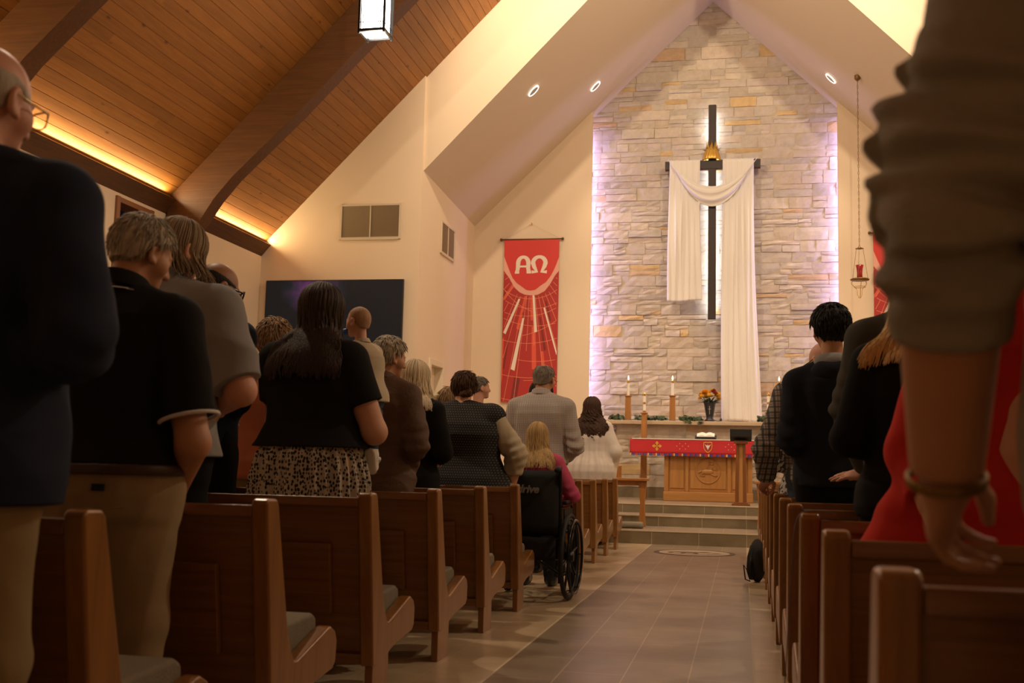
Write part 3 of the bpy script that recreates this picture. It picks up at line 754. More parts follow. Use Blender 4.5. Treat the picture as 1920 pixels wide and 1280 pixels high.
vx = at(1331, 780, 19.5)
t = thing('flower_vase', 'black vase of orange and yellow flowers on the mantel', 'vase', (vx.x, 19.42, 1.769))
vase_m = mat('black_vase', (.018, .018, .018), .35)
MB().lathe([(.09, 0), (.09, .02), (.06, .05), (.065, .10), (.10, .30), (.115, .33), (.105, .335), (.08, .30)], n=24).build('vase', vase_m, t, smooth=True)
f = MB(); f.box(-.004, .004, -.112, -.085, .12, .26).box(-.022, .022, -.112, -.088, .205, .213); f.build('cross_mark', mat('vase_mark', (.35, .35, .33), .5), t)
fcols = [mat('petal_orange', (.88, .38, .04), .6), mat('petal_yellow', (.90, .55, .06), .6), mat('petal_rust', (.40, .06, .03), .6), mat('petal_gold', (.90, .60, .10), .6)]
leaf_m = mat('leaf_green', (.055, .085, .035), .55, island=.4)
for i in range(34):
    rr = random.Random(i + 40); a = rr.uniform(0, 6.28); rad = .19 * math.sqrt(rr.random()); cx_, cy_ = rad * math.cos(a), rad * .7 * math.sin(a); cz_ = .40 + .11 * (1 - (rad / .19) ** 2) + rr.uniform(-.04, .03)
    f = MB(); s = rr.uniform(.05, .072)
    for ring, (rn, tilt) in enumerate(((9, .35), (7, .8), (5, 1.2))):
        for k in range(rn):
            an = 2 * math.pi * k / rn + ring * .4; d = Vector((math.cos(an) * math.cos(tilt), math.sin(an) * math.cos(tilt), math.sin(tilt))); w = Vector((-math.sin(an), math.cos(an), 0)) * s * .32
            c0 = Vector((cx_, cy_, cz_)); c1 = c0 + d * s * .6; c2 = c0 + d * s
            f.add([c0, c1 + w, c2, c1 - w], [(0, 1, 2, 3)])
    f.build('flower', fcols[(1, 3, 0, 1, 3, 1, 2, 3)[i % 8]], t)
f = MB()
for i in range(60):
    rr = random.Random(i + 400); a = rr.uniform(0, 6.28); c0 = Vector((.05 * math.cos(a), .05 * math.sin(a), .33)); d = Vector((math.cos(a) * rr.uniform(.3, 1), math.sin(a) * rr.uniform(.3, 1), rr.uniform(.0, .6))).normalized(); l = rr.uniform(.10, .2); w = d.cross(Vector((0, 0, 1))).normalized() * .018
    f.add([c0, c0 + d * l * .5 + w, c0 + d * l + Vector((0, 0, -.02)), c0 + d * l * .5 - w], [(0, 1, 2, 3)])
f.build('leaves', leaf_m, t)
def garland(x0, x1, lab, seed):
    rr = random.Random(seed); f = MB(); n = int((x1 - x0) * 150)
    for i in range(n):
        x = rr.uniform(x0, x1); dip = .06 * math.exp(-((x + .80) / .22) ** 2)
        c = Vector((x, 19.43 + rr.uniform(-.11, .10) - dip, 1.785 + rr.uniform(0, .10) * rr.random() - dip * rr.random() * 1.3)); r = rr.uniform(.022, .042)
        nrm = Vector((rr.uniform(-1, 1), rr.uniform(-1.2, .2), rr.uniform(-.3, 1))).normalized(); u = nrm.cross(Vector((0.3, .2, 1))).normalized(); v = nrm.cross(u)
        if any(abs(c.x - q) < w_ + r for q, w_ in ((-1.93, .07), (-1.17, .07), (-.52, .12), (.66, .07))) and c.y > 19.28: continue
        if c.z - r < 1.772 and c.y > 19.29: c.z = 1.772 + r
        f.add([c + u * r * 1.2 * math.cos(k * math.pi / 4) + v * r * math.sin(k * math.pi / 4) + nrm * .006 * math.cos(k * math.pi / 2) for k in range(8)], [tuple(range(8))])
    pts = [(x0 + (x1 - x0) * i / 30, 19.43 + .03 * math.sin(i * 1.3), 1.785 + .012 * math.sin(i * 2.1)) for i in range(31)]
    f.tube(pts, .006, 5)
    tag(f.build('garland', leaf_m, None), lab, 'garland')
garland(-2.28, -.36, 'green leafy garland along the left half of the mantel', 4)
garland(.26, 1.15, 'green leafy garland on the mantel right of the white drape', 9)

# ------------------------------------------------------------------ banners
b_red = mat('banner_red', (0.66, 0.045, 0.035), 0.6, bump=.05, bscale=200); b_deep = mat('banner_deep_red', (0.44, 0.028, 0.024), 0.6)
b_pink = mat('banner_pink', (0.82, 0.42, 0.32), 0.6); b_white = mat('banner_white', (0.86, 0.74, 0.62), 0.6)
b_or = mat('banner_orange', (0.74, 0.10, 0.05), 0.6); b_line = mat('banner_line', (0.80, 0.26, 0.14), 0.6); b_dark = mat('banner_dark', (0.22, 0.02, 0.018), 0.6)
def banner(cx_, label, flip):
    W, Hh, Yb = 1.03, 2.99, 19.755; zt_ = 5.075
    t = thing('banner', label, 'banner', (cx_, Yb, zt_), group=None)
    def wave(u, v): return .006 * math.sin(u * 9 + v * 4) * v + .004 * math.sin(v * 11 + u * 5)
    def P(u, v, lift): return ((u - .5) * W, wave(u, v) - lift, -v * Hh)
    MB().grid(lambda u, v: P(u, v, 0), 16, 40).build('cloth', b_deep, t, smooth=True)
    def interp(tab, u):
        return float(np.interp(u, [q[0] for q in tab], [q[1] for q in tab]))
    inner = [(0, .10), (.08, .17), (.16, .235), (.24, .268), (.33, .29), (.42, .313), (.5, .317), (.58, .312), (.68, .285), (.77, .265), (.86, .225), (.93, .175), (1, .11)]
    outer = [(0, .19), (.1, .235), (.2, .295), (.3, .327), (.4, .342), (.5, .346), (.62, .343), (.75, .32), (.85, .275), (.93, .225), (1, .195)]
    MB().grid(lambda u, v: P(u, interp(outer, u) * v, .0012), 48, 12).build('pale_arc', b_pink, t, smooth=True)
    MB().grid(lambda u, v: P(u, interp(inner, u) * v, .0024), 48, 12).build('upper_field', b_red, t, smooth=True)
    def quads(name, lst, m_, lift):
        for q in lst:
            a, b, c, d = q
            MB().grid(lambda u, v: P((a[0] * (1 - u) + b[0] * u) * (1 - v) + (d[0] * (1 - u) + c[0] * u) * v, (a[1] * (1 - u) + b[1] * u) * (1 - v) + (d[1] * (1 - u) + c[1] * u) * v, lift), 2, 12).build(name, m_, t)
    quads('orange_ray', [((.39, .35), (.43, .35), (.31, .56), (.25, .55)), ((.53, .54), (.6, .54), (.63, .80), (.55, .80)), ((.70, .69), (.75, .69), (.86, .99), (.78, .99)), ((.0, .62), (.03, .60), (.02, .85), (0, .9)), ((.49, .35), (.53, .35), (.55, .5), (.51, .5)), ((.17, .27), (.2, .29), (.0, .38), (.0, .36))], b_or, .0010)
    quads('dark_ray', [((.24, .84), (.34, .86), (.28, 1.0), (.17, 1.0)), ((.66, .48), (.69, .48), (.80, .68), (.76, .69)), ((.76, .38), (.79, .38), (.88, .50), (.85, .51)), ((.04, .31), (.07, .31), (.0, .36), (.0, .34)), ((.36, .45), (.38, .45), (.37, .52), (.35, .52)), ((.1, .6), (.13, .6), (.05, .8), (.02, .8))], b_dark, .0010)
    def ribbon(pts, w):
        f = MB()
        run = []
        for u, v in pts:
            ok = 0 <= u <= 1 and interp(outer, u) < v <= 1
            if ok: run.append((u, v))
            if (not ok or (u, v) == pts[-1]) and len(run) > 1:
                for (u0, v0), (u1, v1) in zip(run, run[1:]):
                    du, dv = (u1 - u0) * W, (v1 - v0) * Hh; l = math.hypot(du, dv) or 1; nu, nv = -dv / l * w / W, du / l * w / Hh
                    f.add([P(u0 + nu, v0 + nv, .0016), P(u0 - nu, v0 - nv, .0016), P(u1 - nu, v1 - nv, .0016), P(u1 + nu, v1 + nv, .0016)], [(0, 1, 2, 3)])
                run = []
            elif not ok: run = []
        if f.v: f.build('thin_line', b_line, t)
    for ang, r0, r1 in ((-62, .5, 1.1), (-52, .5, 1.4), (-42, .6, 1.7), (-33, .6, 2.3), (-27, .9, 3.0), (-21, .7, 3.2), (-15, .6, 3.3), (-10, 1.2, 3.3), (-6, .6, 2.6), (-2, .6, 1.7), (3, .6, 1.6), (7, .6, 3.3), (12, .7, 3.3), (17, .6, 3.2), (23, .7, 3.2), (29, .7, 2.9), (36, .6, 2.2), (44, .6, 1.8), (53, .5, 1.4), (63, .5, 1.1)):
        a = R(ang); ribbon([(.5 + rr_ * math.sin(a) / W, .12 + rr_ * math.cos(a) / Hh) for rr_ in np.linspace(r0, r1, 24)], .0042)
    for rad, a0, a1, cu in ((.80, -70, 70, .5), (.98, -60, 75, .55), (1.12, -80, 30, .42), (1.30, -40, 60, .6), (1.62, -75, 20, .45), (1.95, -10, 70, .62), (2.25, -80, 10, .5), (2.3, 0, 60, .40), (2.7, -70, -5, .62), (1.1, -60, -20, .9), (1.5, 10, 60, .1)):
        ribbon([(cu + rad * math.sin(R(a)) / W, .10 + rad * math.cos(R(a)) / Hh) for a in np.linspace(a0, a1, 40)], .0042)
    quads('pale_ray', [((.285, .365), (.315, .37), (.06, .585), (.015, .575)), ((.36, .485), (.395, .485), (.24, .81), (.17, .80)), ((.535, .345), (.57, .345), (.63, .57), (.58, .575)), ((.735, .425), (.76, .42), (.99, .69), (.985, .715))], b_white, .0022)
    # the two Greek letters, drawn as broad strokes
    f = MB(); sc = .275
    def stroke(pts, w0):
        n_ = len(pts)
        for i in range(n_ - 1):
            (x0, z0, s0), (x1, z1, s1) = pts[i], pts[i + 1]
            def nrm_(k):
                a, b = pts[max(0, k - 1)], pts[min(n_ - 1, k + 1)]; dx, dz = b[0] - a[0], b[1] - a[1]; l = math.hypot(dx, dz); return (-dz / l, dx / l)
            n0, n1 = nrm_(i), nrm_(i + 1)
            def Q(x, z):
                X, Z = ox + x * sc, oz + z * sc; return (X, wave(X / W + .5, -Z / Hh) - .0036, Z)
            f.add([Q(x0 + n0[0] * s0 * w0, z0 + n0[1] * s0 * w0), Q(x0 - n0[0] * s0 * w0, z0 - n0[1] * s0 * w0), Q(x1 - n1[0] * s1 * w0, z1 - n1[1] * s1 * w0), Q(x1 + n1[0] * s1 * w0, z1 + n1[1] * s1 * w0)], [(0, 1, 2, 3)])
    oz = -.155 * Hh
    ox = -.005 * W - .145
    arch = lambda w, h0: [(w * .5 * -math.cos(a) * (1.0), h0 + .42 * math.sin(a), .75 + .35 * abs(math.cos(a))) for a in np.linspace(0, math.pi, 18)]
    stroke([(-.42, -.50, .9), (-.36, -.25, 1.0), (-.35, .1, 1.1)] + arch(.70, .1) + [(.35, .1, 1.1), (.34, -.25, 1.0), (.40, -.50, 1.0)], .135)
    stroke([(-.34, -.12, .6), (.34, -.12, .7)], .10); stroke([(-.56, -.52, .8), (-.26, -.52, .8)], .10); stroke([(.24, -.52, .8), (.56, -.52, .8)], .10)
    ox = .005 * W + .145
    stroke([(-.50, -.50, .8), (-.18, -.48, .9), (-.34, -.15, 1.0), (-.42, .1, 1.1)] + [(x * 1.2, z, s) for x, z, s in arch(.70, .1)] + [(.42, .1, 1.1), (.34, -.15, 1.0), (.18, -.48, .9), (.52, -.50, .8)], .135)
    f.build('letters', b_white, t)
    rod = MB().cyl((-W / 2 - .05, -.0, .012), (W / 2 + .05, -.0, .012), .012, n=10).build('rod', mat('rod_bronze', (.16, .10, .05), .4, .7), t, smooth=True)
    f = MB()
    for s in (-1, 1): f.ball((s * (W / 2 + .06), 0, .012), .028, n=10)
    f.build('finials', MATS['rod_bronze'], rod, smooth=True)
    f = MB().tube([(-W / 2, 0, .02), (-.01, .0, .30)], .0016, 4).tube([(W / 2, 0, .02), (-.01, .0, .30)], .0016, 4); f.build('cord', mat('cord_tan', (.45, .33, .2), .8), t)
    MB().cyl((-.01, .04, .30), (-.01, -.01, .31), .012).build('hook', brass, t)
banner(-3.80, 'red banner with Greek letters and rays on the wall left of the stone', False)
banner(2 * AX + 3.80, 'red banner right of the stone, almost hidden behind the grey sleeve', True)

# ------------------------------------------------------------------ wall fittings
slat_m = mat('vent_slats', (0.36, 0.28, 0.18), 0.5); vent_frame = mat('vent_frame', (0.62, 0.53, 0.39), 0.45); dark_in = mat('duct_dark', (0.05, 0.035, 0.02), 0.9)
def vent(name, loc, rz, w, h, label):
    """front faces local -y"""
    t = thing(name, label, 'air vent', loc, rz)
    f = MB()
    for x0, x1, z0, z1 in ((-w / 2 - .035, -w / 2, -.035, h + .035), (w / 2, w / 2 + .035, -.035, h + .035), (-w / 2, w / 2, -.045, 0), (-w / 2, w / 2, h, h + .03), (-.008, .008, 0, h)): f.box(x0, x1, -.028, 0, z0, z1)
    f.build('frame', vent_frame, t, bevel=.002)
    n = int(h / .021); f = MB()
    for i in range(n):
        z = h * (i + .5) / n; f.add([(-w / 2, -.018, z + .009), (w / 2, -.018, z + .009), (w / 2, -.004, z - .009), (-w / 2, -.004, z - .009)], [(3, 2, 1, 0)])
    f.build('louvres', slat_m, t)
    MB().box(-w / 2, w / 2, -.003, -.001, 0, h).build('backing', dark_in, t)
vent('air_vent', ((-6.20 - 5.24) / 2, YF, 4.44), 0, .94, .50, 'wide louvred vent high on the wall above the television')
vent('air_vent', (CL, 17.88, 4.44), R(90), .80, .48, 'narrow louvred vent on the chancel side wall left of the banner')

tv_w = 2.27; t = thing('television', 'large black wall television behind the congregation on the left', 'television', (-6.26, YF, 2.36))
MB().box(-tv_w / 2, tv_w / 2, -.075, -.02, 0, 1.40).build('casing', mat('tv_black', (.006, .006, .007), .35), t, bevel=.006)
MB().box(-.4, .4, -.02, 0, .4, 1.0).build('wall_mount', black_metal, t)
scr, nt, N, L, b = node_mat('tv_screen'); b.inputs['Base Color'].default_value = (.003, .003, .003, 1); b.inputs['Roughness'].default_value = .4; b.inputs['Specular IOR Level'].default_value = .2
tc = N('ShaderNodeTexCoord'); mp = N('ShaderNodeMapping'); L(tc.outputs['Object'], mp.inputs[0])
mp.inputs['Location'].default_value = (.32, 0, -1.25); gr_ = N('ShaderNodeTexGradient'); gr_.gradient_type = 'SPHERICAL'; mp.inputs['Scale'].default_value = (1.7, 0, 2.6)
mp.vector_type = 'POINT'; mp.inputs['Location'].default_value = (.32 * 1.7, 0, -1.22 * 2.6); L(mp.outputs[0], gr_.inputs[0])
nz_ = N('ShaderNodeTexNoise'); nz_.inputs['Scale'].default_value = 3.2; nz_.inputs['Detail'].default_value = 4; L(tc.outputs['Object'], nz_.inputs['Vector'])
rp = N('ShaderNodeValToRGB'); rp.color_ramp.elements[0].color = (.05, .12, .16, 1); rp.color_ramp.elements[1].color = (.45, .12, .42, 1); rp.color_ramp.elements[0].position = .4; rp.color_ramp.elements[1].position = .6; L(nz_.outputs['Fac'], rp.inputs[0])
ml = N('ShaderNodeMath'); ml.operation = 'MULTIPLY'; L(gr_.outputs['Fac'], ml.inputs[0]); L(nz_.outputs['Fac'], ml.inputs[1])
ma = N('ShaderNodeMath'); ma.operation = 'MULTIPLY_ADD'; ma.inputs[1].default_value = .45; ma.inputs[2].default_value = .0; L(ml.outputs[0], ma.inputs[0])
mxx = N('ShaderNodeMix'); mxx.data_type = 'RGBA'; L(ma.outputs[0], mxx.inputs[0]); mxx.inputs[6].default_value = (.009, .0085, .009, 1); L(rp.outputs[0], mxx.inputs[7])
L(mxx.outputs[2], b.inputs['Emission Color']); b.inputs['Emission Strength'].default_value = 1.0
MB().add([(-tv_w / 2 + .015, -.0765, .015), (tv_w / 2 - .015, -.0765, .015), (tv_w / 2 - .015, -.0765, 1.385), (-tv_w / 2 + .015, -.0765, 1.385)], [(0, 1, 2, 3)]).build('screen', scr, t)

# pendant lantern
t = thing('pendant_lantern', 'glowing white box lantern with black bars hanging from the wood ceiling', 'lantern', (-3.972, 11.244, 5.60))
lit_m = mat('lantern_glass', (.9, .88, .85), .5, emit=(1.0, .93, .84), estr=7.0)
hw_ = .125; hh = .80
MB().box(-hw_, hw_, -hw_, hw_, .045, hh).build('glass', lit_m, t)
MB().box(-.105, .105, -.105, .105, .030, .036).build('bottom_glass', lit_m, t)
f = MB(); q = .142
for sx in (-1, 1):
    for sy in (-1, 1): f.box(sx * q - .011, sx * q + .011, sy * q - .011, sy * q + .011, 0, hh)
for z0, z1 in ((.02, .05), (hh - .03, hh)):
    for s in (-1, 1): f.box(-q, q, s * q - .012, s * q + .012, z0, z1).box(s * q - .012, s * q + .012, -q, q, z0, z1)
for s in (-1, 1):
    for r_ in (-.10, .10): f.box(r_ - .003, r_ + .003, s * .132 - .003, s * .132 + .003, .05, hh).box(s * .132 - .003, s * .132 + .003, r_ - .003, r_ + .003, .05, hh)
    for z in (.13, .68): f.box(-q, q, s * .132 - .003, s * .132 + .003, z - .003, z + .003).box(s * .132 - .003, s * .132 + .003, -q, q, z - .003, z + .003)
f.build('frame', black_metal, t)
MB().lathe([(.15, hh), (.05, hh + .1), (.012, hh + .12), (.012, nz(-3.972) - 5.60)], n=16).build('stem', black_metal, t)

# recessed lamps in the sloped chancel ceiling
ring_m = mat('downlight_ring', (.85, .82, .76), .4, emit=(1, .92, .8), estr=1.6)
for x, y, lab in ((-3.35, 17.25, 'round recessed lamp on the left chancel slope, the lower one'), (-2.57, 19.0, 'round recessed lamp on the left chancel slope, nearer the stone'), (1.49, 19.15, 'round recessed lamp on the right chancel slope')):
    s = 1 if x < AX else -1; t = thing('recessed_lamp', lab, 'ceiling lamp', (x, y, cz(x, y) - .004), group='chancel recessed lamps')
    t.rotation_euler = (R(3), s * -R(45.2), 0)
    MB().tube([(.104 * math.cos(2 * math.pi * i / 32), .104 * math.sin(2 * math.pi * i / 32), -.012) for i in range(32)], .0125, 8, closed=True).build('trim_ring', ring_m, t, smooth=True)
    f = MB()
    for k in (-.5, .5): f.box(-.084, .084, k * .06 - .006, k * .06 + .006, -.022, -.012)
    f.build('louvre', trim_white, t)
    MB().lathe([(.094, -.014), (.094, -.004)], n=24).build('baffle', black_metal, t)

# sanctuary lamp on its chain
sy = 18.3; p0 = at(1611, 133, sy); p1 = at(1611, 466, sy); p2 = at(1612, 524, sy)
t = thing('sanctuary_lamp', 'red glass sanctuary lamp hanging on a long chain at right', 'lamp', (p2.x, sy, p2.z))
bronze = mat('aged_bronze', (.22, .13, .05), .4, .8)
ztop = cz(p2.x, sy) - p2.z; zr = p1.z - p2.z
f = MB(); nl = int((ztop - zr) / .055)
for i in range(nl):
    z = zr + (ztop - zr) * (i + .5) / nl; hv = i % 2; f.tube([((.009 * math.cos(a)) * (1 - hv), .009 * math.cos(a) * hv, z + .032 * math.sin(a)) for a in [2 * math.pi * k / 8 for k in range(8)]], .0032, 4, closed=True)
f.build('chain', bronze, t)
MB().lathe([(.02, ztop - .09), (.05, ztop - .06), (.05, ztop), (.02, ztop + .01)], n=12).build('ceiling_bracket', bronze, t)
MB().lathe([(.03, zr - .01), (.07, zr), (.03, zr + .015), (.01, zr + .04)], n=16).build('top_plate', bronze, t)
f = MB()
for k in range(3): a = 2 * math.pi * k / 3 + .3; f.tube([(.06 * math.cos(a), .06 * math.sin(a), zr), (.14 * math.cos(a), .14 * math.sin(a), .0)], .003, 5)
f.build('hangers', bronze, t)
MB().lathe([(.06, -.02), (.145, -.012), (.15, .005), (.13, .015), (.05, .01)], n=28).build('tray', bronze, t, smooth=True)
glass = mat('red_glass', (.22, .006, .012), .12, spec=.6, emit=(.8, .02, .02), estr=.10)
MB().lathe([(.045, .015), (.042, .10), (.048, .17), (.062, .235), (.056, .235), (.04, .17)], n=24).build('red_glass', glass, t, smooth=True)
f = MB()
for k in range(3):
    a = 2 * math.pi * k / 3 + .6; f.tube([((.12 - .11 * u) * math.cos(a) * (1 + .3 * math.sin(u * 9)), (.12 - .11 * u) * math.sin(a), -.02 - .28 * u) for u in [i / 12 for i in range(13)]], .005, 5)
f.tube([(.09 * math.cos(2 * math.pi * i / 20), .09 * math.sin(2 * math.pi * i / 20), -.12) for i in range(20)], .005, 5, closed=True); f.build('scrollwork', brass, t, smooth=True)

# floor medallion
t = thing('floor_medallion', 'round inlaid medallion in the dark aisle tiles before the steps', 'floor inlay', (AX, 12.97, 0.0))
MB().lathe([(.46, 0), (.46, .003), (.40, .0032), (.40, 0)], n=64).build('dark_ring', mat('inlay_dark', (.045, .03, .022), .35), t)
MB().lathe([(.40, .0), (.40, .0030)], n=64).build('pale_disc', mat('inlay_pale', (.52, .43, .30), .35), t)
f = MB()
for cx_, cy_, rx, ry in ((-.08, .02, .14, .07), (.11, .07, .06, .05), (-.12, -.10, .03, .07), (.02, -.10, .03, .07), (.16, .05, .04, .025), (-.24, .03, .07, .03), (.25, -.08, .05, .05), (-.02, -.22, .20, .02), (-.26, -.10, .03, .06), (.18, -.18, .04, .02)):
    f.add([(cx_ + rx * math.cos(2 * math.pi * i / 16), cy_ + ry * math.sin(2 * math.pi * i / 16), .0042) for i in range(16)], [tuple(range(16))])
f.build('inlay_figure', MATS['inlay_dark'], t)

# backpack on the floor, strap over a pew
t = thing('backpack', 'black backpack on the floor beside the right pews', 'backpack', (.125, RP[8] + .70, 0))
f = MB(); f.ball((0, 0, .18), .075, .125, .185, 20); f.v = [(x, y, max(.0, z)) for x, y, z in f.v]; f.build('bag', black_cloth, t, smooth=True)
f = MB(); f.ball((-.045, -.03, .13), .045, .085, .115, 16); f.v = [(x, y, max(.004, z)) for x, y, z in f.v]; f.build('pocket', black_cloth, t, smooth=True)
MB().tube([(-.05, -.10, .31), (-.075, -.13, .22), (-.08, -.135, .10), (-.06, -.11, .03)], .010, 8).tube([(-.08, -.135, .10), (-.115, -.14, .15), (-.10, -.135, .03), (-.06, -.12, .015)], .006, 6).build('strap', black_cloth, t, smooth=True)
y2 = RP[2]
f = MB()
pts = [Vector(p) for p in ((.34, y2 - .02, .70), (.30, y2 - .035, .813), (.24, y2 - .03, .832), (.175, y2 - .03, .831), (.153, y2 - .03, .80), (.146, y2 - .02, .70), (.138, y2 - .01, .55), (.128, y2 + .0, .38), (.118, y2 + .01, .22), (.112, y2 + .01, .10))]
for i in range(len(pts) - 1):
    pass
vs = []; fs = []
for i, p in enumerate(pts):
    w = Vector((0.0, .020, .0)); n_ = Vector((-.002, 0, .002)); vs += [p - w, p + w, p + w + n_, p - w + n_]
for i in range(len(pts) - 1):
    for k in range(4): fs.append((i * 4 + k, i * 4 + (k + 1) % 4, i * 4 + 4 + (k + 1) % 4, i * 4 + 4 + k))
f.add(vs, fs); sp_ = f.build('bag_strap', black_cloth, None, smooth=True); q = sp_.modifiers.new('s', 'SUBSURF'); q.levels = q.render_levels = 2
tag(sp_, 'black strap hanging down over the end of a right-hand pew', 'strap')
# ------------------------------------------------------------------ implicit bodies and cloth
def surface_nets(D, lo, h):
    S = D < 0; nx, ny, nz_ = D.shape
    c = [S[i:nx - 1 + i, j:ny - 1 + j, k:nz_ - 1 + k] for i in (0, 1) for j in (0, 1) for k in (0, 1)]
    cnt = np.zeros(c[0].shape, np.uint8)
    for q in c: cnt += q
    act = (cnt > 0) & (cnt < 8); I = np.argwhere(act)
    if len(I) == 0: return np.zeros((0, 3)), np.zeros((0, 4), np.int32)
    idx = -np.ones(act.shape, np.int32); idx[act] = np.arange(len(I))
    corners = np.array([(i, j, k) for i in (0, 1) for j in (0, 1) for k in (0, 1)])
    V = np.stack([D[I[:, 0] + a, I[:, 1] + b, I[:, 2] + c_] for a, b, c_ in corners], 1)
    acc = np.zeros((len(I), 3)); n = np.zeros(len(I))
    for p in range(8):
        for q in range(p + 1, 8):
            if np.abs(corners[p] - corners[q]).sum() != 1: continue
            a, b = V[:, p], V[:, q]; m = (a < 0) != (b < 0); t = np.where(m, a / np.where(m, a - b, 1), 0)
            acc += np.where(m[:, None], corners[p] + (corners[q] - corners[p]) * t[:, None], 0); n += m
    P = lo + (I + acc / n[:, None]) * h; F = []
    for axn in range(3):
        o = [a for a in range(3) if a != axn]
        A = np.moveaxis(S, axn, 0); X = A[:-1] != A[1:]; X = np.moveaxis(X, 0, axn); E = np.argwhere(X)
        E = E[(E[:, o[0]] > 0) & (E[:, o[1]] > 0) & (E[:, o[0]] < D.shape[o[0]] - 1) & (E[:, o[1]] < D.shape[o[1]] - 1)]
        if len(E) == 0: continue
        q = []
        for da, db in ((0, 0), (1, 0), (1, 1), (0, 1)):
            T = E.copy(); T[:, o[0]] -= da; T[:, o[1]] -= db; q.append(idx[T[:, 0], T[:, 1], T[:, 2]])
        q = np.stack(q, 1); flip = S[E[:, 0], E[:, 1], E[:, 2]]
        if axn == 1: flip = ~flip
        q[~flip] = q[~flip][:, ::-1]; F.append(q)
    return P, np.concatenate(F)

def iso(fn, lo, hi, h, smooth=1):
    """mesh of fn<0 inside the box, evaluated only near the surface"""
    lo = np.array(lo, float); hi = np.array(hi, float); K = 4; H = h * K
    nc = np.ceil((hi - lo) / H).astype(int) + 1
    g = [lo[a] + H * np.arange(nc[a]) for a in range(3)]
    G = np.stack(np.meshgrid(*g, indexing='ij'), -1).reshape(-1, 3)
    C = fn(G).reshape(nc)
    near = np.abs(C) < H * 1.9
    cell = np.zeros(nc - 1, bool)
    for i in (0, 1):
        for j in (0, 1):
            for k in (0, 1): cell |= near[i:nc[0] - 1 + i, j:nc[1] - 1 + j, k:nc[2] - 1 + k]
    nf = (nc - 1) * K + 1
    fm = np.zeros(nf, bool); up = cell.repeat(K, 0).repeat(K, 1).repeat(K, 2)
    for i in (0, 1):
        for j in (0, 1):
            for k in (0, 1): fm[i:nf[0] - 1 + i, j:nf[1] - 1 + j, k:nf[2] - 1 + k] |= up
    ci = [np.minimum((np.arange(nf[a]) + K // 2) // K, nc[a] - 1) for a in range(3)]
    D = np.where(C[np.ix_(*ci)] < 0, -1.0, 1.0).astype(np.float64)
    J = np.argwhere(fm); D[fm] = fn(lo + J * h)
    D[0] = D[-1] = 1; D[:, 0] = D[:, -1] = 1; D[:, :, 0] = D[:, :, -1] = 1
    D[D == 0] = 1e-6
    P, F = surface_nets(D, lo, h)
    for _ in range(smooth):
        A = np.zeros_like(P); n = np.zeros(len(P))
        for a, b in ((0, 1), (1, 2), (2, 3), (3, 0)):
            np.add.at(A, F[:, a], P[F[:, b]]); np.add.at(A, F[:, b], P[F[:, a]]); np.add.at(n, F[:, a], 1); np.add.at(n, F[:, b], 1)
        P = P * .5 + A / np.maximum(n, 1)[:, None] * .5
    return P, F

def smin(a, b, k):
    h = np.clip(.5 + .5 * (b - a) / k, 0, 1); return b * (1 - h) + a * h - k * h * (1 - h)
def smax(a, b, k): return -smin(-a, -b, k)
def cap(P, a, b, r1, r2, flat=False):
    a = np.asarray(a, float); b = np.asarray(b, float); ab = b - a; l2 = ab @ ab; t = (P - a) @ ab / l2; tc_ = np.clip(t, 0, 1)
    d = np.linalg.norm(P - a - tc_[:, None] * ab, axis=1) - (r1 + (r2 - r1) * tc_)
    if flat: d = np.maximum(d, (t - 1) * math.sqrt(l2))
    return d
def ell(P, c, r, M_=None):
    q = P - np.asarray(c, float)
    if M_ is not None: q = q @ M_
    r = np.asarray(r, float); k0 = np.linalg.norm(q / r, axis=1); k1 = np.linalg.norm(q / (r * r), axis=1)
    return k0 * (k0 - 1) / np.maximum(k1, 1e-9)
def ball_(P, c, r): return np.linalg.norm(P - np.asarray(c, float), axis=1) - r
def wob(P, seed, f=(1, 1, 1), n=4, ridge=False):
    rr = np.random.RandomState(seed); out = 0; Q = P * np.asarray(f, float)
    W = np.stack([np.sin(Q @ rr.normal(0, 3, 3) + rr.uniform(0, 6)) for _ in range(3)], 1) * .12
    Q = Q + W
    for i in range(n):
        k = rr.normal(0, 1, 3); k = k / np.linalg.norm(k) * (6 + 5 * i); s = np.sin(Q @ k + rr.uniform(0, 6)); out = out + ((1 - 2 * np.abs(s)) if ridge else s) / (1 + .5 * i)
    return out / 2.0
def rotm(yaw=0, pitch=0, roll=0):
    return np.array(Matrix.Rotation(yaw, 3, 'Z') @ Matrix.Rotation(pitch, 3, 'X') @ Matrix.Rotation(roll, 3, 'Y'))

ZS = np.array([.76, .86, .94, 1.02, 1.10, 1.18, 1.26, 1.34, 1.40, 1.44, 1.475, 1.51])
MAN = (np.array([.150, .172, .176, .168, .164, .168, .176, .178, .154, .112, .072, .056]), np.array([.10, .122, .124, .114, .110, .113, .120, .120, .106, .084, .064, .056]))
WOM = (np.array([.165, .188, .180, .152, .140, .146, .158, .160, .136, .096, .062, .050]), np.array([.115, .130, .122, .106, .100, .108, .122, .118, .098, .076, .058, .050]))
YC = np.array([-.01, -.018, -.018, -.004, .004, .002, -.004, -.012, -.018, -.018, -.012, -.008])

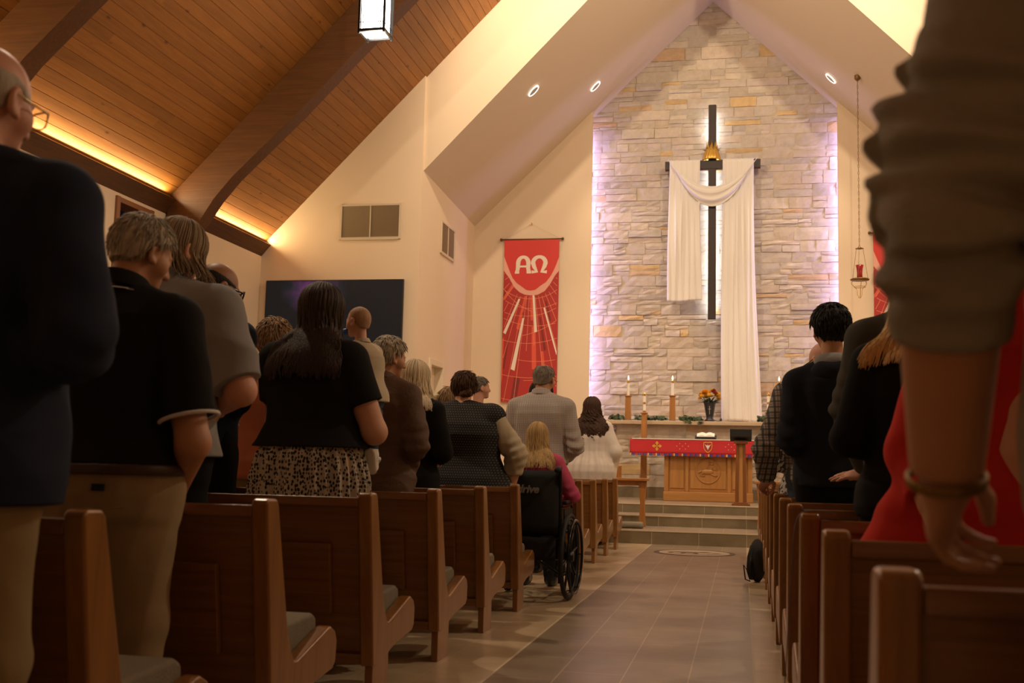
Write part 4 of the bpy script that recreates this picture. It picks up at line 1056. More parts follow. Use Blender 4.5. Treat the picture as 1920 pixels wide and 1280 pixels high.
class Fig:
    """a person 1.75 units tall, x to their right, y ahead; everything is built in this frame and scaled by s"""
    def __init__(s, label, x, y, height, yaw=0, z0=0, female=False, girth=1.0, deep=None, sw=.195, hips=None, head=(0, 0, 0), armR=None, armL=None, handR=None, handL=None,
                 skin=None, vox=None, lean=0.0, neck=.055, headscale=1.0, legs=None, name='person', cat='person', group=None, torso_mul=None, arm_r=1.0, headoff=(0, 0, 0), sit=False):
        s.s = height / 1.75; s.t = thing(name, label, cat, (x, y, z0), R(yaw), group); s.x, s.y = x, y
        A, B = (WOM if female else MAN); s.A = A.copy(); s.B = B.copy()
        g = np.interp(ZS, [.76, 1.30, 1.42], [girth, girth, 1 + (girth - 1) * .45]); s.A *= g; s.B *= (deep if deep else g) if np.isscalar(deep) or deep is None else deep
        if hips: s.A *= np.interp(ZS, [.76, .9, 1.1], [hips, hips, 1]); s.B *= np.interp(ZS, [.76, .9, 1.1], [hips, hips, 1])
        if torso_mul: s.A *= np.interp(ZS, [q[0] for q in torso_mul], [q[1] for q in torso_mul])
        s.sw = sw; s.lean = lean; s.ar = arm_r; s.neck = neck
        s.vox = (vox or max(.0052, y * .00085)) / s.s
        s.hs = headscale; s.Rh = rotm(R(head[0]), R(head[1]), R(head[2])); s.np = np.array([0, -.008 + s.lean * .72, 1.50]); s.hc = s.np + s.Rh @ np.array([0, .022, .125]) * headscale + np.array(headoff)
        s.arms = {}
        for sd, sg, spec, hd in (('R', 1, armR, handR), ('L', -1, armL, handL)):
            sh = np.array([sg * (sw - .01), -.018 + s.lean * .62, 1.382])
            if spec is None: el = np.array([sg * (sw + .055 + .1 * (girth - 1)), -.02, 1.11]); wr = np.array([sg * .11, .26 + .08 * (girth - 1), 1.07])
            else: el, wr = [np.array(q, float) for q in spec]
            if hd is None: hd = dict()
            s.arms[sd] = (sh, el, wr, hd, sg)
        s.legs = legs or [(np.array([sg * .092, -.01, .88]), np.array([sg * .105, .015, .49]), np.array([sg * .11, -.03, .085])) for sg in (-1, 1)]
        s.hipz = .80
        s.skin = skin; s.sit = sit
    # --- fields
    def torso(s, P, off=0., extra=None, ztop=1.50, zbot=.78, p=2.35):
        z = P[:, 2]; a = np.interp(z, ZS, s.A) + off; b = np.interp(z, ZS, s.B) + off; yc = np.interp(z, ZS, YC) + s.lean * np.clip(z - .9, 0, 1)
        if extra is not None: e = np.interp(z, [q[0] for q in extra], [q[1] for q in extra]); a = a + e; b = b + e
        x_ = np.abs(P[:, 0]) / a; y_ = np.abs(P[:, 1] - yc) / b; q = (x_ ** p + y_ ** p) ** (1 / p)
        d = (q - 1) * np.minimum(a, b)
        return smax(d, np.maximum(z - ztop, zbot - z), .02)
    def arm(s, sd, P, off=0., t_end=2.0, t0=0.0):
        sh, el, wr, hd, sg = s.arms[sd]; r = s.ar
        d = None
        if t_end <= 1.0: e = sh + (el - sh) * t_end; return cap(P, sh, e, .060 * r + off, .052 * r + off * 1.15, True)
        d = cap(P, sh, el, .058 * r + off, .046 * r + off)
        e = el + (wr - el) * min(1, t_end - 1)
        d2 = cap(P, el, e, .047 * r + off, (.047 + (.030 - .047) * min(1, t_end - 1)) * r + off, True)
        return smin(d, d2, .02)
    def shoulders(s, P, off=0.):
        d = None
        for sd in 'RL':
            sh = s.arms[sd][0]; q = cap(P, (s.arms[sd][4] * .03, -.02 + s.lean * .68, 1.458), sh + np.array([0, 0, .002]), .046 + off, .056 * (.5 + .5 * s.ar) + off); d = q if d is None else np.minimum(d, q)
        return d
    def hand(s, sd, P):
        sh, el, wr, hd, sg = s.arms[sd]
        d = np.array(hd.get('dir', (wr - el)), float); d /= np.linalg.norm(d); n = np.array(hd.get('back', (sg * .6, -.2, .8)), float); n -= d * (n @ d); n /= np.linalg.norm(n)
        side = np.cross(d, n) * -sg          # towards the thumb
        if 'thumb' in hd and hd['thumb'] < 0: side = -side
        th = hd.get('curl', .5); k = 1.0 / s.s if s.s < .8 else 1.0; sc = hd.get('size', 1.0)
        Q = P - wr; u = Q @ d / sc; v = Q @ side / sc; w = Q @ n / sc
        q = np.stack([u, v, w], 1)
        o = ell(q, (.052, 0, 0), (.058, .044, .020)); o = smin(o, cap(q, (-.03, 0, 0), (.02, 0, 0), .030, .028), .02)
        for i, (v0, L, r) in enumerate(((.030, .078, .0088), (.010, .088, .0092), (-.011, .082, .0088), (-.030, .064, .0078))):
            p0 = np.array([.088 - .006 * abs(i - 1.2), v0, 0.002]); ang = 0; pr = p0
            for j, (fr, cu) in enumerate(((.46, .65), (.30, 1.1), (.24, .7))):
                ang += th * cu * (1 + .06 * i); nx = pr + np.array([math.cos(ang), (v0 * .9) if j == 0 else v0 * .2, -math.sin(ang)]) * L * fr
                o = smin(o, cap(q, pr, nx, r * (1 - .08 * j), r * (.94 - .08 * j)), .0035); pr = nx
        t0 = np.array([.018, .030, -.004]); t1 = t0 + np.array([.030, .028, -.014]); t2 = t1 + np.array([.030, .006 - .02 * th, -.012 - .012 * th]); t3 = t2 + np.array([.022, -.004 - .012 * th, -.006])
        for a, b, r0, r1 in ((t0, t1, .0145, .0115), (t1, t2, .0115, .0100), (t2, t3, .0100, .0085)): o = smin(o, cap(q, a, b, r0, r1), .008)
        return o * sc
    def headf(s, P):
        q = (P - s.hc) @ s.Rh / s.hs; Q = q.copy(); ax_ = np.abs(q[:, 0]); Q[:, 0] = ax_
        d = ell(q, (0, -.012, .028), (.0765, .094, .089)); d = smin(d, ell(q, (0, .022, -.040), (.056, .064, .068)), .03)
        d = smin(d, ell(Q, (.046, .044, -.022), (.024, .03, .03)), .02)
        d = smin(d, ell(q, (0, .076, .022), (.046, .016, .010)), .014)
        d = smax(d, -ball_(Q, (.032, .100, .004), .019), .012); d = smin(d, ball_(Q, (.031, .074, .004), .0125), .003)
        d = smin(d, cap(q, (0, .082, .014), (0, .103, -.026), .009, .0125), .012); d = smin(d, ball_(Q, (.010, .092, -.029), .0085), .008)
        d = smin(d, ell(q, (0, .082, -.053), (.023, .010, .0055)), .005); d = smin(d, ell(q, (0, .080, -.064), (.020, .010, .0065)), .005)
        d = smin(d, ball_(q, (0, .070, -.086), .020), .02)
        e = ell(Q, (.081, -.006, -.008), (.011, .0215, .034), rotm(R(18), R(-8))); e = smax(e, -ell(Q, (.089, -.001, -.006), (.008, .0125, .021)), .004); e = smin(e, ball_(Q, (.080, .004, -.036), .008), .008)
        d = smin(d, e, .006)
        return d * s.hs
    def neckf(s, P, off=0.):
        return cap(P, s.hc + s.Rh @ np.array([0, -.022, -.03]) * s.hs, s.np + np.array([0, -.012, -.05]), s.neck * .98 + off, s.neck * 1.06 + off)
    def legf(s, P, off=0., zend=None):
        d = None
        for hip, kn, an in s.legs:
            q = smin(cap(P, hip, kn, .088 * (.4 + .6 * s.A[1] / .172) + off, .058 + off), cap(P, kn, an, .056 + off, .040 + off), .03); d = q if d is None else smin(d, q, .015)
        return d
    def bodyf(s, P):
        d = s.torso(P, 0, zbot=.80); d = smin(d, s.shoulders(P), .04)
        for sd in 'RL': d = smin(d, s.arm(sd, P), .025); d = smin(d, s.hand(sd, P), .012)
        d = smin(d, s.legf(P), .03); d = smin(d, s.neckf(P), .03); d = smin(d, s.headf(P), .018)
        for hip, kn, an in s.legs: d = smin(d, ell(P, an + np.array([0, .06, -.045]), (.044, .125, .040)), .02)
        return d
    # --- builders
    def mesh(s, name, fn, lo, hi, m, h=None, parent=None, smooth=1):
        P, F = iso(fn, lo, hi, h or s.vox, smooth); return raw_mesh(name, P * s.s, F, m, parent or s.t, True)
    def bounds(s, pad=.1):
        pts = [s.hc]; 
        for sd in 'RL': pts += [s.arms[sd][1], s.arms[sd][2]]
        for l in s.legs: pts += list(l)
        pts = np.array(pts); lo = np.minimum(pts.min(0), [-s.A.max(), -s.B.max(), 0]) - pad - .06; hi = np.maximum(pts.max(0), [s.A.max(), s.B.max(), 1.6]) + pad + .06
        lo[2] = min(-.02, lo[2] + pad); hi[2] = s.hc[2] + .16 * s.hs; return lo, hi
    def body(s, h=None):
        lo, hi = s.bounds(); s.bodyo = s.mesh('body', s.bodyf, lo, hi, s.skin, h); return s.bodyo
    def shirt(s, m, hem=.90, sleeve=(2.0, 2.0), off=.016, loose=None, folds=.006, seed=1, name='shirt', ff=(1, 1, .55), neckcut=None, h=None, sloff=None, gather=0., torso_only=False, ztop=1.485, dent=None):
        so = sloff if sloff is not None else off
        def fn(P):
            d = s.torso(P, off, loose, ztop=ztop, zbot=hem - .05); d = smin(d, s.shoulders(P, off), .035)
            if not torso_only:
                for sd, te in zip('RL', sleeve):
                    if te > 0:
                        q = s.arm(sd, P, so, te)
                        if gather:
                            sh, el, wr, hd, sg = s.arms[sd]; t = (P - el) @ (wr - sh) / np.linalg.norm(wr - sh)
                            q = q - gather * np.exp(-(np.linalg.norm(P - el, axis=1) / .12) ** 2) * np.sin(t * 95 + 2 * wob(P, seed + 9))
                        d = smin(d, q, .022)
            if folds: d = d - folds * wob(P, seed, ff, 5, True) * np.clip((1.46 - P[:, 2]) / .15, .15, 1)
            if dent is not None: d = d - dent(P)
            return smax(d, hem - P[:, 2], .006)
        lo, hi = s.bounds(.12); lo[2] = min(hem, min(s.arms['R'][2][2], s.arms['L'][2][2])) - .12; hi[2] = 1.62
        return s.mesh(name, fn, lo, hi, m, h)
    def trousers(s, m, waist=1.0, off=.018, folds=.008, seed=2, zend=.06, h=None, name='trousers'):
        def fn(P):
            d = smin(s.torso(P, off * .8, zbot=.78, ztop=waist), s.legf(P, off), .03)
            d = d - folds * wob(P, seed, (1, 1, .6), 5, True)
            return smax(smax(d, P[:, 2] - waist, .006), zend - P[:, 2], .006)
        lo, hi = s.bounds(.1); lo[2] = zend - .03; hi[2] = waist + .05; L_ = np.array([q for l in s.legs for q in l]); lo[:2] = np.minimum(L_.min(0)[:2] - .18, [-s.A.max() - .08, -s.B.max() - .1]); hi[:2] = np.maximum(L_.max(0)[:2] + .18, [s.A.max() + .08, s.B.max() + .1])
        return s.mesh(name, fn, lo, hi, m, h or s.vox * 1.2)
    def shoes(s, m, h=None):
        for i, (hip, kn, an) in enumerate(s.legs):
            def fn(P):
                d = smin(ell(P, an + np.array([0, .062, -.040]), (.050, .138, .052)), cap(P, an + np.array([0, -.01, -.03]), an + np.array([0, -.012, .03]), .052, .05), .02); return smax(d, -P[:, 2] + .002 + (an[2] - .085), .004)
            s.mesh('shoe', fn, an + np.array([-.1, -.12, -.12]), an + np.array([.1, .26, .1]), m, h or max(.007, s.vox))
    def collar(s, m, h=None, z=1.494, r=.068, hgt=.035, name='collar', tilt=.35):
        def fn(P):
            q = P - np.array([0, -.008 + s.lean * .66, z]); zz = q[:, 2] + tilt * q[:, 1]; rad = np.hypot(q[:, 0], q[:, 1] * 1.05); rt = r + .012 * (hgt - zz) / hgt
            return smax(np.abs(rad - rt) - .006, np.abs(zz) - hgt, .006)
        return s.mesh(name, fn, (-.13, -.14, z - .1), (.13, .14, z + .1), m, h or max(.0045, s.vox * .75))
    def scalp(s, P, t): 
        q = (P - s.hc) @ s.Rh / s.hs
        d = ell(q, (0, -.012, .028), (.0765 + t, .094 + t, .089 + t)); d = smin(d, cap(q, (0, -.03, 0), (0, -.035, -.06), .06 + t * .6, .052 + t * .5), .03); return d * s.hs, q
    def hair(s, m, t=.012, line=((-.13, -.085), (-.06, -.06), (-.012, -.022), (.02, .005), (.055, .055), (.085, .085)), rough=.004, seed=3, bald=None, h=None, tufts=0, tl=.035, tr=.0035, name='hair', lift=.25, ears=True):
        lx = [q[0] for q in line]; lz = [q[1] for q in line]
        def fn(P):
            d, q = s.scalp(P, t); d = d - rough * wob(q, seed, (9, 9, 5), 4, True)
            cut = np.interp(q[:, 1], lx, lz) - q[:, 2] + .006 * wob(q, seed + 1, (12, 12, 12), 3)
            d = smax(d, cut, .008)
            if bald: d = smax(d, -(np.linalg.norm((q - np.array(bald[0])) / np.array(bald[1]), axis=1) - 1) * .05, .012)
            if ears: Q = q.copy(); Q[:, 0] = np.abs(Q[:, 0]); d = smax(d, -ell(Q, (.088, .002, -.008), (.03, .026, .036)), .006)
            return d
        c = s.hc; o = s.mesh(name, fn, c - .17 * s.hs, c + .17 * s.hs, m, h or max(.0042, s.vox * .7), None, 1)
        if tufts:
            rr = random.Random(seed); f = MB(); k = 0
            while k < tufts:
                v = Vector((rr.gauss(0, 1), rr.gauss(0, 1), rr.gauss(0, 1))).normalized(); p = np.array([v.x * (.0765 + t), -.012 + v.y * (.094 + t), .028 + v.z * (.089 + t)])
                if p[2] < np.interp(p[1], lx, lz) + .004: 
                    if rr.random() < .9: continue
                    continue
                if abs(p[0]) > .06 and abs(p[1]) < .025 and p[2] < .03: k += .05; continue
                if bald and np.linalg.norm((p - np.array(bald[0])) / np.array(bald[1])) < 1.02: k += .2; continue
                k += 1
                n_ = Vector((v.x / .0765, v.y / .094, v.z / .089)).normalized(); fl = Vector((p[0] * .8, p[1] + .045, -.55 - .2 * (v.z < 0))) + Vector((rr.uniform(-.3, .3), rr.uniform(-.3, .3), 0)) * .6
                fl = (fl - n_ * fl.dot(n_)).normalized(); L = tl * rr.uniform(.6, 1.3); pts = []
                for j in range(4): u = j / 3; pts.append(Vector(p) + fl * L * u + n_ * (lift * L * u * (1 - .55 * u) - .002))
                W = [Vector(s.hc + s.Rh @ (np.array(q) * s.hs)) * s.s for q in pts]; f.tube(W, [tr * s.s, tr * s.s, tr * .75 * s.s, tr * .15 * s.s], 4, cap=False)
            f.build('locks', m, o, smooth=True)
        return o
    def long_hair(s, m, length=.35, n=240, wave=.006, wl=.09, r=.0075, az=(-115, 115), spread=1.0, seed=5, curl=0., behind=True, t=.012, side=1.0, vary=.15, part=.0, base=True, front=.07, tail=None, clear=.036, name='hair', bal=.0, outw=0.):
        """locks from crown to tips; azimuth 0 is the back of the head"""
        rr = random.Random(seed)
        ln = ((-.13, -.09), (-.05, -.08), (0, -.05), (.03, .0), (.06, .055), (.088, .088))
        o = None
        if base: o = s.hair(m, t, ln, .004, seed, None, None, 0, name=name, ears=False)
        f = MB(); allW = []; allr = []; own = []; m1 = 7; dirs = []
        for i in range(n):
            a = R(rr.uniform(*az)); sx_ = math.sin(a); cy_ = -math.cos(a); L = length * rr.uniform(1 - vary, 1.0) * (1 if abs(a) < 1.2 else side)
            tt = t + rr.uniform(-.004, .008); th0 = R(rr.uniform(6, 55)); rx, ry, rz = .0765 + tt, .094 + tt, .089 + tt
            th = th0 + (R(100) - th0) * np.arange(m1) / (m1 - 1); j = np.arange(m1)
            pts = np.stack([part * (1 - j / m1) + sx_ * np.sin(th) * rx, -.002 + cy_ * np.sin(th) * ry, .028 + np.cos(th) * rz], 1)
            W0 = s.hc + (pts * s.hs) @ s.Rh.T; c = W0[-1]; out = s.Rh @ np.array([sx_, cy_, 0]); m2 = max(6, int(L / .022)); ph = rr.uniform(0, 6.3); inward = rr.uniform(-.02, .03)
            v = (np.arange(1, m2 + 1) / m2)[:, None]
            q = c - np.array([0, 0, 1]) * L * v + out * (outw * v - .028 * spread * np.sin(math.pi * np.minimum(1, v * 1.2)) * (1 - .6 * min(1, L / .3)) + inward * v) + np.array([bal, 0, 0]) * v * v
            am = wave * np.minimum(1, v * 3) + curl * np.minimum(1, v * 2.2); w_ = 2 * math.pi * L * v / wl + ph
            q = q + np.concatenate([np.cos(w_) * am, np.sin(w_) * am * (1 if curl else .5), 0 * w_], 1)
            allW.append(np.concatenate([W0, q])); own += [i] * m2; dirs += [(sx_ * .35, -1.0, 0)] * m2; k = m1 + m2; j = np.arange(k)
            allr.append(r * s.s * (.6 + .4 * np.minimum(1, j / 4)) * (1 - .8 * np.maximum(0, (j / k - .7) / .3)))
        if behind:
            Q = np.concatenate([w[m1:] for w in allW]); D_ = np.array(dirs)
            for _ in range(4):
                d = np.minimum(s.torso(Q, clear), s.shoulders(Q, clear)); Q = Q + D_ * np.clip(.006 - d, 0, .1)[:, None]
            o_ = 0
            for w in allW: m2 = len(w) - m1; w[m1:] = Q[o_:o_ + m2]; o_ += m2
        for w, r_ in zip(allW, allr): f.tube([Vector(q) for q in w * s.s], [float(q) for q in r_], 5, cap=False)
        return f.build('locks' if o else name, m, o or s.t, smooth=True)
    def glasses(s, m, lens=None, w=1.0, r=.0024):
        t_ = MB(); H_ = lambda p: Vector(s.hc + s.Rh @ (np.array(p) * s.hs)) * s.s
        for sg in (-1, 1):
            c = (sg * .034, .108, .002); pts = []
            for k in range(20):
                a = 2 * math.pi * k / 20; ex = .55; ca, sa = math.cos(a), math.sin(a); pts.append(H_((c[0] + .026 * w * math.copysign(abs(ca) ** ex, ca), c[1] - abs(c[0] + .026 * ca) * .12, c[2] + .019 * w * math.copysign(abs(sa) ** ex, sa))))
            t_.tube(pts, r * s.s, 6, closed=True)
            t_.tube([H_((sg * .062, .101, .008)), H_((sg * .078, .085, .008)), H_((sg * .083, .03, .006)), H_((sg * .083, -.002, .010)), H_((sg * .079, -.022, -.006))], r * s.s, 6)
        t_.tube([H_((-.01, .108, .006)), H_((0, .110, .009)), H_((.01, .108, .006))], r * s.s, 6)
        g = t_.build('glasses', m, s.t, smooth=True)
        if lens:
            f = MB()
            for sg in (-1, 1):
                f.add([H_((sg * .034 + .024 * math.cos(2 * math.pi * k / 16), .1065 - abs(sg * .034 + .024 * math.cos(2 * math.pi * k / 16)) * .12, .002 + .0175 * math.sin(2 * math.pi * k / 16))) for k in range(16)], [tuple(range(16))])
            f.build('lens', lens, g)
        return g
    def belt(s, m, z, off=.022, hgt=.018):
        def fn(P): 
            d = s.torso(P, off, ztop=2, zbot=0); return smax(np.abs(d + .004) - .005, np.abs(P[:, 2] - z) - hgt, .003)
        return s.mesh('belt', fn, (-s.A.max() - .08, -s.B.max() - .1, z - .04), (s.A.max() + .08, s.B.max() + .1, z + .04), m, max(.006, s.vox * .8))
# ------------------------------------------------------------------ cloth, skin and hair materials
def skin(n, c): return mat('skin_' + n, c, 0.5, bump=.06, bscale=220, var=.08, vscale=12, spec=.35)
sk_fair = skin('fair', (.56, .30, .195)); sk_pink = skin('pink', (.60, .31, .22)); sk_tan = skin('tan', (.46, .23, .13)); sk_brown = skin('brown', (.30, .145, .08)); sk_baby = skin('baby', (.64, .36, .26))
def hairm(n, c, var=.25): return mat('hair_' + n, c, .58, var=var, vscale=55, island=.28, spec=.25, stretch=(1, 1, .15), bump=.4, bscale=180)
h_grey = hairm('grey', (.40, .35, .28)); h_dkgrey = hairm('salt_pepper', (.16, .135, .11)); h_ash = hairm('ash_blond', (.27, .195, .12)); h_brown = hairm('brown', (.075, .034, .015)); h_dark = hairm('dark', (.030, .015, .009)); h_black = hairm('black', (.010, .008, .007))
h_blond = hairm('blond', (.50, .33, .14)); h_white = hairm('white_blond', (.62, .52, .36)); h_gold = hairm('golden', (.60, .38, .14)); h_curly = hairm('chestnut', (.050, .022, .012)); h_sand = hairm('sandy', (.30, .20, .11))
def cloth(n, c, **k):
    a = dict(rough=.92, bump=.25, bscale=350, var=.12, vscale=14, spec=.2); a.update(k); return mat('cloth_' + n, c, **a)
c_navy = cloth('navy_fleece', (.014, .021, .044)); c_khaki = cloth('khaki', (.26, .185, .095)); c_khaki2 = cloth('khaki_pale', (.30, .22, .125)); c_black = cloth('black_knit', (.010, .0095, .010)); c_jet = cloth('jet', (.006, .006, .0065)); c_greyblue = cloth('grey_chambray', (.26, .255, .26))
c_white = cloth('white_trim', (.62, .60, .57)); c_cream = cloth('cream_fleece', (.50, .43, .30)); c_tan = cloth('tan_corduroy', (.58, .50, .37)); c_salmon = cloth('salmon', (.46, .16, .09)); c_denim = cloth('denim', (.055, .085, .13)); c_pink = None
c_olive = cloth('olive_tweed', (.060, .055, .045)); c_nhood = cloth('navy_hoodie', (.013, .016, .026)); c_ghood = cloth('grey_lining', (.26, .26, .26)); c_sweat = cloth('beige_sweatshirt', (.31, .275, .225), bump=.5, bscale=220); c_red = cloth('red_fleece', (.52, .028, .018)); c_alb = cloth('white_alb', (.70, .63, .56)); c_leather = mat('brown_suede', (.092, .046, .024), .75, bump=.3, bscale=60, var=.3, vscale=9)
shoe_black = mat('black_shoe', (.012, .011, .010), .3); shoe_white = mat('white_canvas', (.74, .71, .66), .8, bump=.2, bscale=300); leather_belt = mat('belt_leather', (.045, .020, .012), .4)
glass_lens, nt, N, L, b = node_mat('spectacle_glass'); b.inputs['Base Color'].default_value = (.9, .9, .9, 1); b.inputs['Roughness'].default_value = .02; b.inputs['Alpha'].default_value = .18
gold_rim = mat('gold_rim', (.55, .40, .18), .25, 1.0)

def pattern(name, base, kind, cols):
    m, nt, N, L, b = node_mat(name); b.inputs['Roughness'].default_value = .9
    tc = N('ShaderNodeTexCoord'); sp = N('ShaderNodeSeparateXYZ'); L(tc.outputs['Object'], sp.inputs[0])
    def math_(op, a, b_=None, c_=None):
        n = N('ShaderNodeMath'); n.operation = op
        for i, q in enumerate((a, b_, c_)):
            if q is None: continue
            if isinstance(q, (int, float)): n.inputs[i].default_value = q
            else: L(q, n.inputs[i])
        return n.outputs[0]
    def mix(f_, a, b_):
        n = N('ShaderNodeMix'); n.data_type = 'RGBA'; L(f_, n.inputs[0])
        for i, q in ((6, a), (7, b_)):
            if isinstance(q, tuple): n.inputs[i].default_value = (*q, 1)
            else: L(q, n.inputs[i])
        return n.outputs[2]
    hz = math_('ADD', sp.outputs['X'], math_('MULTIPLY', sp.outputs['Y'], .45))
    def lines(co, per, wd, ph=0.0): return math_('LESS_THAN', math_('FRACT', math_('ADD', math_('DIVIDE', co, per), ph + 50)), wd)
    if kind == 'plaid':
        c = mix(math_('MULTIPLY', lines(sp.outputs['X'], .034, .34), .85), base, cols[0]); c = mix(math_('MULTIPLY', lines(sp.outputs['Z'], .034, .34), .7), c, cols[0]); c = mix(math_('MULTIPLY', lines(sp.outputs['X'], .068, .07, .2), .7), c, cols[1]); c = mix(math_('MULTIPLY', lines(sp.outputs['Z'], .068, .07, .2), .7), c, cols[1])
    elif kind == 'check':
        c = mix(math_('MULTIPLY', lines(hz, .014, .28), .75), base, cols[0]); c = mix(math_('MULTIPLY', lines(sp.outputs['Z'], .014, .28), .55), c, cols[0])
    elif kind == 'spots':
        v = N('ShaderNodeTexVoronoi'); v.inputs['Scale'].default_value = 76; v.inputs['Randomness'].default_value = .7; mp = N('ShaderNodeMapping'); mp.inputs['Scale'].default_value = (1, 1, .72); L(tc.outputs['Object'], mp.inputs[0]); L(mp.outputs[0], v.inputs['Vector'])
        c = mix(math_('LESS_THAN', v.outputs['Distance'], .43), base, cols[0])
    elif kind == 'dots':
        cu = math_('MULTIPLY', sp.outputs['X'], 58); cv = math_('MULTIPLY', sp.outputs['Z'], 58)
        row = math_('MULTIPLY', math_('FLOOR', math_('ADD', cv, 200)), .5)
        fx = math_('SUBTRACT', math_('FRACT', math_('ADD', math_('ADD', cu, row), 200)), .5); fz = math_('SUBTRACT', math_('FRACT', math_('ADD', cv, 200)), .5)
        c = mix(math_('LESS_THAN', math_('ADD', math_('MULTIPLY', fx, fx), math_('MULTIPLY', fz, fz)), .028), base, cols[0])
    elif kind == 'floral':
        n = N('ShaderNodeTexNoise'); n.inputs['Scale'].default_value = 38; n.inputs['Detail'].default_value = 2; L(tc.outputs['Object'], n.inputs['Vector']); c = mix(math_('GREATER_THAN', n.outputs['Fac'], .52), base, cols[0])
    elif kind == 'waffle':
        c = None; b.inputs['Base Color'].default_value = (*base, 1)
        w1 = math_('SINE', math_('MULTIPLY', hz, 520)); w2 = math_('SINE', math_('MULTIPLY', sp.outputs['Z'], 420)); bp = N('ShaderNodeBump'); bp.inputs['Strength'].default_value = .55; bp.inputs['Distance'].default_value = .004; L(math_('MULTIPLY', w1, w2), bp.inputs['Height']); L(bp.outputs[0], b.inputs['Normal'])
    if c: L(c, b.inputs['Base Color'])
    return m
c_plaid = pattern('plaid_flannel', (.30, .275, .235), 'plaid', [(.030, .032, .040), (.12, .03, .03)])
c_check = pattern('checked_shirt', (.52, .47, .42), 'check', [(.20, .18, .19)])
c_spots = pattern('spotted_skirt', (.50, .44, .36), 'spots', [(.012, .011, .012)])
c_dots = pattern('dotted_vest', (.010, .010, .012), 'dots', [(.16, .15, .12)])
c_floral = pattern('floral_blouse', (.45, .43, .40), 'floral', [(.04, .04, .045)])
c_pink = pattern('pink_waffle', (.60, .085, .185), 'waffle', [])

def X(px, py, Y): return at(px, py, Y).x

def ring_trim(fig, m, name, sd, t, w=.009, off=.021):
    sh, el, wr, hd, sg = fig.arms[sd]; c = sh + (el - sh) * t; ax_ = (el - sh) / np.linalg.norm(el - sh); r0 = .060 + (.052 - .060) * t
    rr_ = r0 * fig.ar + off * (1 + .15)
    def fn(P):
        q = P - c; a = q @ ax_; rad = np.linalg.norm(q - a[:, None] * ax_, axis=1); return smax(np.abs(rad - rr_ + .002) - .006, np.abs(a) - w, .003)
    return fig.mesh(name, fn, c - .13, c + .13, m, max(.004, fig.vox * .7))

# --- left side, from the camera forwards
p = Fig('person in navy sweater and khaki trousers at the far left edge', -1.615, 2.03, 1.835, 0, girth=1.18, sw=.222, head=(-10, -8, 0), skin=sk_pink,
        armR=((.30, -.06, 1.12), (-.10, .13, 1.03)), armL=((-.30, -.03, 1.10), (-.22, .15, 1.0)), arm_r=1.1)
p.body(); p.shirt(c_navy, .80, (1.95, 1.95), .026, [(.8, .025), (.95, .012), (1.2, 0)], .010, 11, 'sweater', gather=.006); p.trousers(c_khaki, 1.0, .024, .010, 12); p.shoes(shoe_black)
p.collar(c_navy, r=.070, hgt=.018); p.hair(h_grey, .004, ((-.13, -.075), (-.06, -.055), (-.015, -.02), (.01, .0), (.03, .01)), .001, bald=((0, .01, .095), (.085, .125, .085))); p.glasses(gold_rim, glass_lens, 1.05)

p = Fig('person in black polo with white sleeve trim and khaki trousers', X(236, 470, 3.0), 3.0, 1.69, 0, girth=1.17, sw=.20, head=(-28, -20, 0), skin=sk_tan, armR=((.285, -.04, 1.02), (.13, .15, .86)), armL=((-.27, -.03, 1.055), (-.0, .19, .97)), arm_r=1.08)
p.body(); p.shirt(c_black, .952, (.80, .80), .020, [(.9, .014), (1.1, .008), (1.25, 0)], .006, 21, 'polo_shirt', sloff=.026)
for sd in 'RL': ring_trim(p, c_white, 'sleeve_trim', sd, .80, .006, .027)
p.trousers(c_khaki2, 1.0, .034, .011, 22); p.shoes(shoe_black); p.belt(leather_belt, .938, .036)
p.collar(c_black, r=.078, hgt=.030); p.collar(c_white, z=1.466, r=.094, hgt=.0055, name='collar_trim', tilt=.2); p.hair(h_grey, .014, ((-.13, -.068), (-.06, -.05), (-.02, -.005), (.02, .03), (.055, .06), (.085, .080)), .004, 5, tufts=900, tl=.032, tr=.0030, lift=.18)
pk = MB().box(-.017, .017, -.006, .006, -.010, .010); k_ = pk.build('pocket_label', c_navy, p.t); k_.location = (.075 * p.s, -(p.B[2] + .046) * p.s, .885 * p.s)
f = MB().tube([(.03 * p.s, -(p.B[1] + .048) * p.s, .825 * p.s), (.09 * p.s, -(p.B[1] + .046) * p.s, .822 * p.s), (.145 * p.s, -(p.B[1] + .022) * p.s, .83 * p.s)], .003, 5); f.build('pocket_welt', c_khaki, p.t)

p = Fig('tall person in grey short-sleeved shirt beside the black polo', X(310, 520, 3.96), 3.96, 1.905, -4, girth=1.15, sw=.238, head=(-24, -14, 0), skin=sk_pink, armR=((.352, -.04, 1.10), (.12, .20, 1.05)), armL=((-.315, -.01, 1.09), (-.13, .27, 1.06)), arm_r=1.12)
p.body(); p.shirt(c_greyblue, .87, (.94, .94), .024, [(.87, .028), (1.0, .006), (1.25, 0)], .011, 31, sloff=.032, ff=(1.2, 1.2, .9)); p.trousers(c_jet, 1.0, .022, .008, 32); p.shoes(shoe_black); p.collar(c_greyblue, r=.074, hgt=.034)
f = MB()
for dz, dx in ((1.335, .0),):
    pts = []
    for k in range(25):
        x_ = -.20 + .40 * k / 24; z_ = dz - .035 * abs(x_ / .2) ** 1.5; lo_, hi_ = -.4, 0.
        for _ in range(24):
            md = (lo_ + hi_) / 2; dd = float(smin(p.torso(np.array([[x_, md, z_]]), .024), p.shoulders(np.array([[x_, md, z_]]), .024), .035)[0])
            if dd > .003: lo_ = md
            else: hi_ = md
        pts.append(Vector((x_, lo_, z_)) * p.s)
    f.tube(pts, .0028, 5)
f.build('yoke_seam', c_greyblue, p.t, smooth=True)
